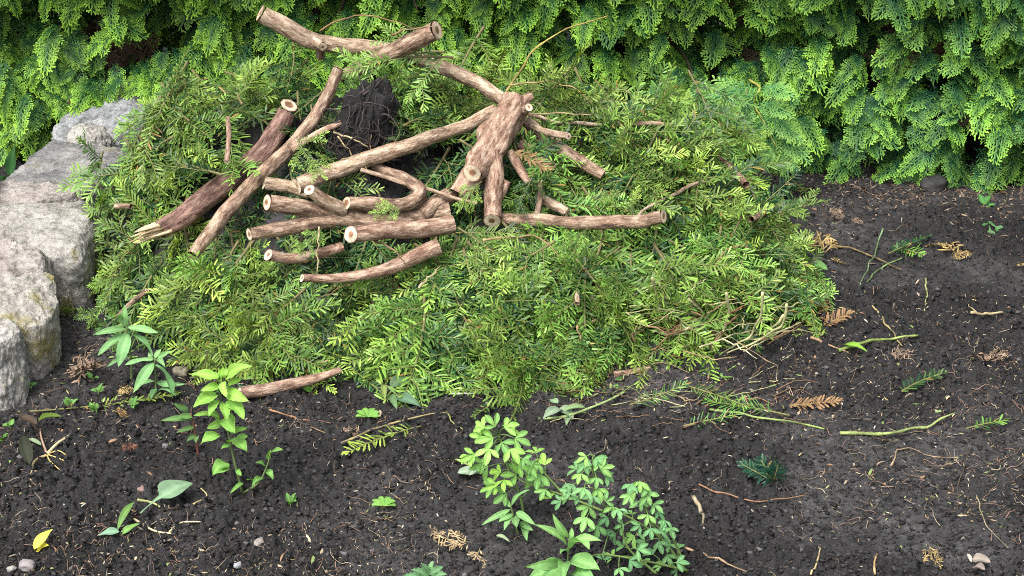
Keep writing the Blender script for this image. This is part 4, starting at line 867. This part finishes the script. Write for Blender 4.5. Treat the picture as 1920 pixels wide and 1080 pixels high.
ground_sprig(35, 783, 330, 775, 'long yew shoot with bare green stem across the left soil', .4, (1.2, 1.1, 1), .42, .02, dens=300)
ground_sprig(1005, 725, 850, 770, 'yew sprig on a pale twig in front of the pile', .8, (1, 1, 1), .45, .022)
ground_sprig(1290, 735, 1410, 775, 'pale narrow-leaved green shoot on soil right of centre', .45, (.9, 1., 1), .05, .025, wd=.002, dens=420)
ground_sprig(1480, 790, 1330, 760, 'bright green feathery shoot over the brown frond stem', .5, (.8, 1.05, .9), .2, .032, wd=.002, dens=420)
ground_sprig(1180, 770, 1290, 745, 'green shoot on the soil below the pile right foot', .4, (.9, 1., .9), .1, .022, wd=.002)
ground_sprig(1280, 810, 1380, 790, 'sparse green shoot on soil beneath the feathery one', .35, (.9, 1., 1), .1, .024, wd=.002)
ground_sprig(1490, 352, 1515, 375, 'small green yew tip on soil behind the pile right edge', .7, (1, 1, 1), 0)
ground_sprig(470, 742, 400, 750, 'dark yew tip beside the red log on soil', .2, (1, 1, 1), 0)
ground_sprig(560, 690, 475, 705, 'yew frond lying above the red log on soil', .6, (1, 1, 1), 0)
ground_sprig(950, 755, 880, 790, 'thin dark green sprig before the pile centre', .3, (1, 1, 1), .1, .018)
ground_sprig(1540, 640, 1505, 600, 'dry yellow-green sprig at the pile right foot', .8, (1.3, .9, .8), 0)
BRN = [(.13, .075, .035), (.26, .165, .075)]
for cx_, cy_, tx, ty, lab in [(1480, 770, 1570, 774, 'dry orange-brown yew frond on the soil at right'), (1540, 560, 1545, 620, 'dry olive-brown sprig hanging at the pile right end'), (1545, 620, 1590, 600, 'dry tan sprig on soil beside the pile right end'), (965, 285, 1030, 315, 'dry orange sprig under the knotty trunk')]:
    if lab.endswith('trunk'): b = W(cx_, cy_, .24); t = W(tx, ty, .22)
    else: b = G(cx_, cy_)+np.array([0, 0, .012]); t = G(tx, ty)+np.array([0, 0, .018])
    f, s_ = Acc(), Acc(); r = empty('dry_sprig', tuple(b)); shoot(f, s_, np.zeros(3), t-b, np.array([0, -.3, 1.]), np.linalg.norm(t-b), .022, new=.5, droop=.0, dark=BRN[0], light=BRN[1], dens=520, r0=.0016, stemc=(.25, .12, .05))
    f.build('foliage', DRY, r, False); s_.build('stem', DRY, r); tag(r, lab, 'dry sprig')
def straw(n, box, on, label, group, cols):
    for q in range(n):
        x0, x1, y0, y1 = box; px, py = rng.uniform(x0, x1), rng.uniform(y0, y1); a = rng.normal(-.35, .5); l = rng.uniform(40, 130); b = rng.normal(0, 18)
        p = [(px, py), (px+l*.5*math.cos(a)+b*math.sin(a), py+l*.5*math.sin(a)*.6+b*.5), (px+l*math.cos(a), py+l*math.sin(a)*.6)]
        twig(p, rng.uniform(2.4, 5.5) if on == 'pile' else rng.uniform(2, 4), cols[int(rng.integers(len(cols)))], label, on=on, lift=rng.uniform(.03, .09), name='dry_straw', cat='straw', group=group)
rng = np.random.default_rng(509)
SC = [(.52, .48, .30), (.58, .54, .36), (.42, .43, .22), (.30, .18, .10), (.26, .15, .09), (.40, .30, .17)]
straw(64, (1170, 1450, 535, 660), 'pile', 'thin dry straw in the tangle at the pile right foot', 'dry straws at the right foot of the pile', SC)
straw(44, (1020, 1480, 700, 810), 'soil', 'thin straw or twig in the drift of trash trailing right below the pile', 'straws in the drift below the pile', SC+[(.22, .30, .10), (.20, .12, .08)])
def dryspray(px, py, tx, ty, label, col, s=None, lift=.01, on=None):
    V, Q, T, C = spray(.09, .5, .0026, rng.uniform(-.5, .5), ks=.72); V = V+np.column_stack([np.zeros((len(V), 2)), .007*vnoise(V*60, 3)]); kp = np.repeat(rng.random(len(V)//7) > .38, 2); T = T[kp[::2]]; Q = Q[np.concatenate([kp[::2], kp[::2]])]; b = (G(px, py) if on is None else W(px, py, on))+np.array([0, 0, lift]); t = (G(tx, ty) if on is None else W(tx, ty, on))+np.array([0, 0, lift])
    ac = Acc(); put_spray(ac, 0, np.zeros(3), t-b, np.array([rng.normal(0, .2), -.3, 1.]), np.linalg.norm(t-b)/.09, 1, (V, Q, T, np.tile(col, (len(V), 1))*(.62+.4*vnoise(V*45, 9))[:, None]*rng.uniform(.75, 1.1, (len(V), 1))))
    o_ = ac.build('dry_thuja_spray', DRY, None, False); o_.location = b; return tag(o_, label, 'dry spray')
YO = (.46, .33, .13); TN = (.34, .235, .16)
dryspray(1790, 490, 1745, 432, 'upright golden dry thuja spray on soil at right', YO, lift=.02)
dryspray(1790, 490, 1800, 440, 'golden dry thuja spray right of its upright twin', YO, lift=.015)
dryspray(1780, 485, 1820, 492, 'short golden dry spray lying at the foot of the upright ones', YO)
dryspray(1545, 495, 1530, 455, 'yellowish dry spray against the pile right edge', YO, lift=.02)
dryspray(1565, 500, 1595, 490, 'small golden dry scrap near the pile right edge', YO)
dryspray(1905, 500, 1925, 512, 'golden dry spray cut by the right picture edge', YO)
dryspray(885, 1030, 808, 1025, 'cream dry thuja spray at the bottom left of centre', (.62, .45, .24))
dryspray(900, 1040, 880, 1075, 'cream dry spray hanging to the bottom edge', (.58, .44, .25))
dryspray(165, 685, 150, 722, 'pinkish dry thuja spray beside the lance-leaved weeds', TN, lift=.03)
dryspray(158, 690, 175, 735, 'pinkish-tan dry scrap below the dry spray at left', TN, lift=.015)
dryspray(245, 790, 215, 780, 'orange dry scrap amid the left seedlings', (.55, .33, .12))
dryspray(225, 735, 250, 745, 'yellow dry scrap under the lance-leaved weeds', YO)
dryspray(246, 858, 242, 848, 'small coral-red dry tip on dark soil at left', (.22, .085, .05), lift=.012)
dryspray(1580, 420, 1560, 405, 'orange-tan dry scrap on soil behind right of the pile', TN)
dryspray(1595, 415, 1615, 428, 'tan dry scrap beside the orange-tan one', TN)
dryspray(1850, 690, 1830, 660, 'pinkish dry thuja tips lying at the right', TN, lift=.012)
dryspray(1850, 690, 1880, 665, 'second pinkish dry thuja tip at the right', TN, lift=.012)
dryspray(1660, 670, 1710, 672, 'pale tan dry scrap between green stem and right tips', TN)
dryspray(640, 818, 680, 812, 'pink-tan dry scrap left of the yew frond', TN)
dryspray(130, 338, 55, 348, 'yellow dry thuja spray lying on the dark wall slab', (.55, .45, .06), on=.62, lift=.012)
dryspray(1740, 1035, 1755, 1065, 'orange curled dry scrap at the bottom right', YO)
dryspray(1310, 590, 1345, 565, 'tan dry spray caught in the pale stems', TN, lift=.06)
twig([(1572, 665), (1610, 652), (1660, 643), (1720, 637)], 9, (.30, .42, .12), 'thick cut green stem on bare soil right of the pile', on='soil', name='green_stem', cat='stem')
twig([(1575, 820), (1640, 822), (1720, 812), (1790, 782)], 9, (.36, .46, .17), 'long curved pale green stem on soil at right', on='soil', name='green_stem', cat='stem')
twig([(1330, 775), (1420, 790), (1500, 802), (1545, 812)], 7, (.30, .42, .14), 'straight green stem pointing at the curved one', on='soil', name='green_stem', cat='stem')
twig([(640, 838), (720, 805), (800, 785), (840, 780)], 6, (.42, .36, .18), 'long tan stalk lying under the yew frond', on='soil')
twig([(840, 782), (850, 800), (868, 812)], 4, (.4, .42, .15), 'small curled stalk end before the pile centre', on='soil')
twig([(1735, 528), (1738, 560), (1732, 590)], 5, (.38, .40, .2), 'upright pale stalk on bare soil at right', on='soil', name='green_stem', cat='stem')
twig([(1690, 490), (1650, 510), (1625, 535)], 4, (.20, .34, .12), 'thin green weed stalk right of the pile', on='soil', name='green_stem', cat='stem')
twig([(1655, 435), (1640, 480), (1612, 540)], 4, (.22, .36, .18), 'thin grey-green weed stalk slanting right of the pile', on='soil', name='green_stem', cat='stem')
twig([(1565, 468), (1610, 475), (1650, 495), (1690, 512)], 5, (.26, .20, .10), 'brown-green twig crossing the thin weed stalks', on='soil')
twig([(1820, 593), (1850, 596), (1880, 593)], 8, STRAW, 'pale root with forked hairs at the right', on='soil')
twig([(1830, 592), (1815, 575), (1808, 555)], 3, STRAW, 'hair root forking off the pale root', on='soil')
twig([(1635, 580), (1660, 610), (1690, 655)], 5, (.38, .33, .16), 'thin tan stalk passing under the thick green stem', on='soil')
twig([(845, 745), (870, 744), (900, 742)], 4, (.75, .72, .68), 'white straw on soil before the pile centre', on='soil')
twig([(1520, 640), (1560, 655), (1590, 668)], 6, (.36, .24, .15), 'brown twig between pile foot and thick green stem', on='soil')
twig([(1285, 1035), (1340, 1055), (1400, 1080)], 6, (.40, .28, .18), 'pinkish bare twig at the bottom edge right of the clover-like plant', on='soil')
twig([(1300, 940), (1312, 965), (1320, 1000)], 9, (.40, .34, .24), 'weathered grey stick stuck in soil by the clover-like plant', on='soil')
twig([(1450, 900), (1480, 940), (1500, 985)], 5, (.05, .04, .035), 'black dead stalk below the dark green sprig', on='soil')
twig([(1462, 905), (1490, 945), (1508, 985)], 5, (.05, .04, .035), 'second black dead stalk below the dark green sprig', on='soil')
twig([(1640, 1085), (1640, 1062), (1643, 1045)], 6, (.5, .33, .18), 'orange stub of twig at the bottom edge', on='soil')
twig([(1310, 915), (1360, 935), (1430, 948), (1510, 935)], 4, (.34, .19, .11), 'red-brown twig running under the dark green sprig', on='soil')
twig([(1820, 845), (1800, 900), (1795, 960)], 3, (.10, .08, .06), 'dark thin root at the right', on='soil')
twig([(1830, 935), (1850, 990), (1890, 1035)], 3, (.36, .3, .2), 'pale wavy rootlet in the lower right corner', on='soil')
twig([(1670, 880), (1690, 845), (1740, 860), (1795, 865)], 4, (.36, .27, .18), 'hooked tan twig on soil at lower right', on='soil')
twig([(1520, 1085), (1530, 1060), (1538, 1035)], 5, (.48, .38, .22), 'pale curved twig at the bottom edge right', on='soil')
twig([(505, 775), (560, 790), (620, 800)], 4, (.36, .2, .12), 'reddish twig on soil right of the mint plant', on='soil')
twig([(540, 785), (585, 808), (610, 818)], 4, (.45, .32, .18), 'tan twig forking from the reddish one', on='soil')

rng = np.random.default_rng(510)
# a few weathered pebbles and clods
def pebble(px, py, s, col, label, seed):
    n = 18; th = np.linspace(.01, math.pi-.01, n)[:, None]; ph = np.linspace(0, 2*math.pi, 2*n, endpoint=False)[None]
    S = np.stack([np.sin(th)*np.cos(ph), np.sin(th)*np.sin(ph), np.cos(th)*np.ones_like(ph)], -1).reshape(-1, 3); S = S*(np.abs(S)**3.2).sum(1)[:, None]**(-1/3.2)*.85
    S = S*np.array([1, .8, .62])*(1+.22*fbm(S*1.6+seed, seed, 3)[:, None])*s*mpp(G(px, py))/2
    ac = Acc(); i = np.arange(n-1)[:, None]*2*n; j = np.arange(2*n)[None]; j2 = (j+1) % (2*n); ac.add(S, np.stack([i+j, i+j2, i+2*n+j2, i+2*n+j], -1).reshape(-1, 4), None, np.array(col))
    o_ = ac.build('pebble', PEB); o_.location = G(px, py)+np.array([0, 0, s*.18*.001]); o_.rotation_euler = (0, 0, seed); return tag(o_, label, 'pebble')
pebble(268, 922, 24, (.20, .13, .12), 'reddish pebble above the uprooted big-leaved weed', 1); pebble(484, 1022, 30, (.22, .20, .18), 'grey flat pebble near the bottom left of centre', 2)
pebble(52, 1066, 36, (.20, .18, .18), 'grey-violet stone in the lower left corner', 3); pebble(22, 1070, 20, (.26, .25, .23), 'small grey pebble at the lower left edge', 4)
pebble(445, 1062, 22, (.24, .25, .26), 'blue-grey pebble at the bottom left of centre', 5); pebble(340, 704, 36, (.17, .15, .11), 'brown flat stone between weeds and pile', 6)
pebble(130, 762, 18, (.22, .10, .07), 'small red stone among the left seedlings', 7)
lying('dry_leaf', 'whitish curled dry leaf scrap at the bottom right', 'leaf', [((1822, 1062), (1856, 1068), 24, 'ovate', (.26, .225, .19), .014), ((1826, 1072), (1846, 1078), 20, 'ovate', (.22, .185, .16), .01), ((1820, 1066), (1812, 1050), 8, 'lance', (.45, .38, .33), .012)])
pebble(310, 838, 14, (.12, .11, .12), 'dark grey shard on soil left of the mint plant', 9); pebble(1750, 355, 60, (.03, .03, .03), 'dark clod under the hedge at right', 10)

# ------------------------------------------------------------------ soil crumbs and plant litter (uncountable)
def soil_points(n, drift=False):
    px = rng.uniform(-60, 1980, n); py = 330+rng.random(n)**.85*790; P = hit(px, py, gz); ok = ~np.isnan(P[:, 0]) & (P[:, 1] < 1.15) & (env(P[:, 0], P[:, 1]) < .05) & (P[:, 2] < .09) & ~((P[:, 0] < -.88) & (P[:, 1] > -.15))
    P = P[ok]; d = fbm(P[:, :2]*4.5, 141, 3)+.9*np.exp(-((P[:, 0]-.25)/.45)**2-((P[:, 1]+.08)/.16)**2)
    return P[rng.random(len(P)) < np.clip(.42+1.5*d, .06, 1)] if drift else P
ICO = nrm(np.array([(0, 1, 1.618), (0, -1, 1.618), (0, 1, -1.618), (0, -1, -1.618), (1, 1.618, 0), (-1, 1.618, 0), (1, -1.618, 0), (-1, -1.618, 0), (1.618, 0, 1), (-1.618, 0, 1), (1.618, 0, -1), (-1.618, 0, -1)]))
from mathutils import geometry
import itertools
IT = [t for t in itertools.combinations(range(12), 3) if all(abs(np.linalg.norm(ICO[a]-ICO[b])-1.0515) < .02 for a, b in itertools.combinations(t, 2))]
IT = np.array([t if np.dot(np.cross(ICO[t[1]]-ICO[t[0]], ICO[t[2]]-ICO[t[0]]), ICO[t[0]]) > 0 else (t[0], t[2], t[1]) for t in IT])
rng = np.random.default_rng(511)
P = soil_points(70000); k = len(P); sz = rng.gamma(1.5, .0012, k)+.0009; sz = np.minimum(sz, .0056)
V = (ICO[None]*rng.uniform(.4, 1.5, (k, 12, 1))*np.stack([np.ones(k), rng.uniform(.6, 1, k), rng.uniform(.5, .9, k)], -1)[:, None]*sz[:, None, None]+P[:, None]+np.array([0, 0, 1])*(sz*.3)[:, None, None]).reshape(-1, 3)
ac = Acc(); ac.add(V, None, (IT[None]+(np.arange(k)*12)[:, None, None]).reshape(-1, 3), np.repeat(np.array([.0145, .0138, .0141])*rng.uniform(.25, 1.6, (k, 1))**1.8*np.where(rng.random((k, 1)) < .05, 3., 1.), 12, 0))
tag(ac.build('soil_crumbs', CRUMB, None, False), 'loose crumbs of dark soil over the bed', None, None, 'stuff')
def litter(P, ln, wd, cols, name, label, zt=.35, up=.002):
    k = len(P); a = rng.uniform(0, 6.283, k); l = ln*rng.uniform(.4, 1.3, k); D = np.stack([np.cos(a), np.sin(a), rng.normal(0, zt, k)], -1); D = nrm(D)
    S = nrm(np.cross(D, np.array([0, 0, 1.])+rng.normal(0, .5, (k, 3))))*(wd*rng.uniform(.6, 1.3, k)/2)[:, None]; c = P+np.array([0, 0, 1])*(up+np.abs(D[:, 2])*l*.4)[:, None]; N_ = np.cross(D, S); N_ = nrm(N_)*(l*rng.normal(0, .12, k))[:, None]
    h = D*(l/2)[:, None]; V = np.stack([c-h, c-h*.4-S+N_, c-h*.4+S+N_, c+h*.4-S+N_, c+h*.4+S+N_, c+h], 1).reshape(-1, 3); o = (np.arange(k)*6)[:, None]
    C = np.array(cols)[rng.integers(len(cols), size=k)]*rng.uniform(.6, 1.25, (k, 1))
    ac = Acc(); ac.add(V, o+[1, 3, 4, 2], np.concatenate([o+[0, 1, 2], o+[3, 5, 4]]), np.repeat(C, 6, 0)); return tag(ac.build(name, DRY, None, False), label, None, None, 'stuff')
litter(soil_points(10500, True), .010, .0018, [(.32, .26, .17), (.42, .35, .23), (.20, .14, .09), (.32, .25, .11), (.13, .10, .075), (.22, .23, .09), (.09, .07, .055), (.46, .41, .32)], 'needle_litter', 'tan and yellow fallen needles scattered on the soil')
litter(soil_points(1600, True), .015, .0040, [(.20, .12, .07), (.32, .25, .17), (.22, .185, .15), (.15, .21, .07), (.09, .07, .055)], 'leaf_litter', 'scraps of dry leaves and bark on the soil', .3)
ac = Acc()
for p in soil_points(3600, True):
    a = rng.uniform(0, 6.28); l = rng.gamma(1.6, .012)+.008; m = 5; ps = [p]; 
    for q in range(m): a += rng.normal(0, .35); e = ps[-1]+np.array([math.cos(a), math.sin(a), 0])*l/m; e[2] = float(gz(e[0], e[1])); ps.append(e)
    ps = np.array(ps); ps[:, 2] += .0025+rng.random()*.003; ps[-1, 2] += rng.random()*.008
    c = [(.20, .13, .09), (.32, .26, .18), (.14, .085, .06), (.06, .045, .035), (.22, .13, .09), (.08, .06, .05)][int(rng.integers(6))]
    tube(ac, spline(ps, 10), np.linspace(1, .45, 10)*rng.uniform(.0003, .0009), 5, np.array(c)*rng.uniform(.7, 1.2))
tag(ac.build('twig_litter', DRY), 'fine brown rootlets and twig bits strewn over the soil', None, None, 'stuff')
# brown thuja litter under the hedge
px = rng.uniform(1250, 1990, 2200); py = rng.normal(350, 28, 2200); P = hit(px, py, gz); P = P[~np.isnan(P[:, 0]) & (P[:, 1] < 1.3) & (env(P[:, 0], P[:, 1]) < .02)]
litter(P, .014, .003, [(.12, .075, .05), (.17, .115, .08), (.08, .055, .04), (.20, .16, .12)], 'hedge_litter', 'brown fallen thuja scales under the hedge', .3)
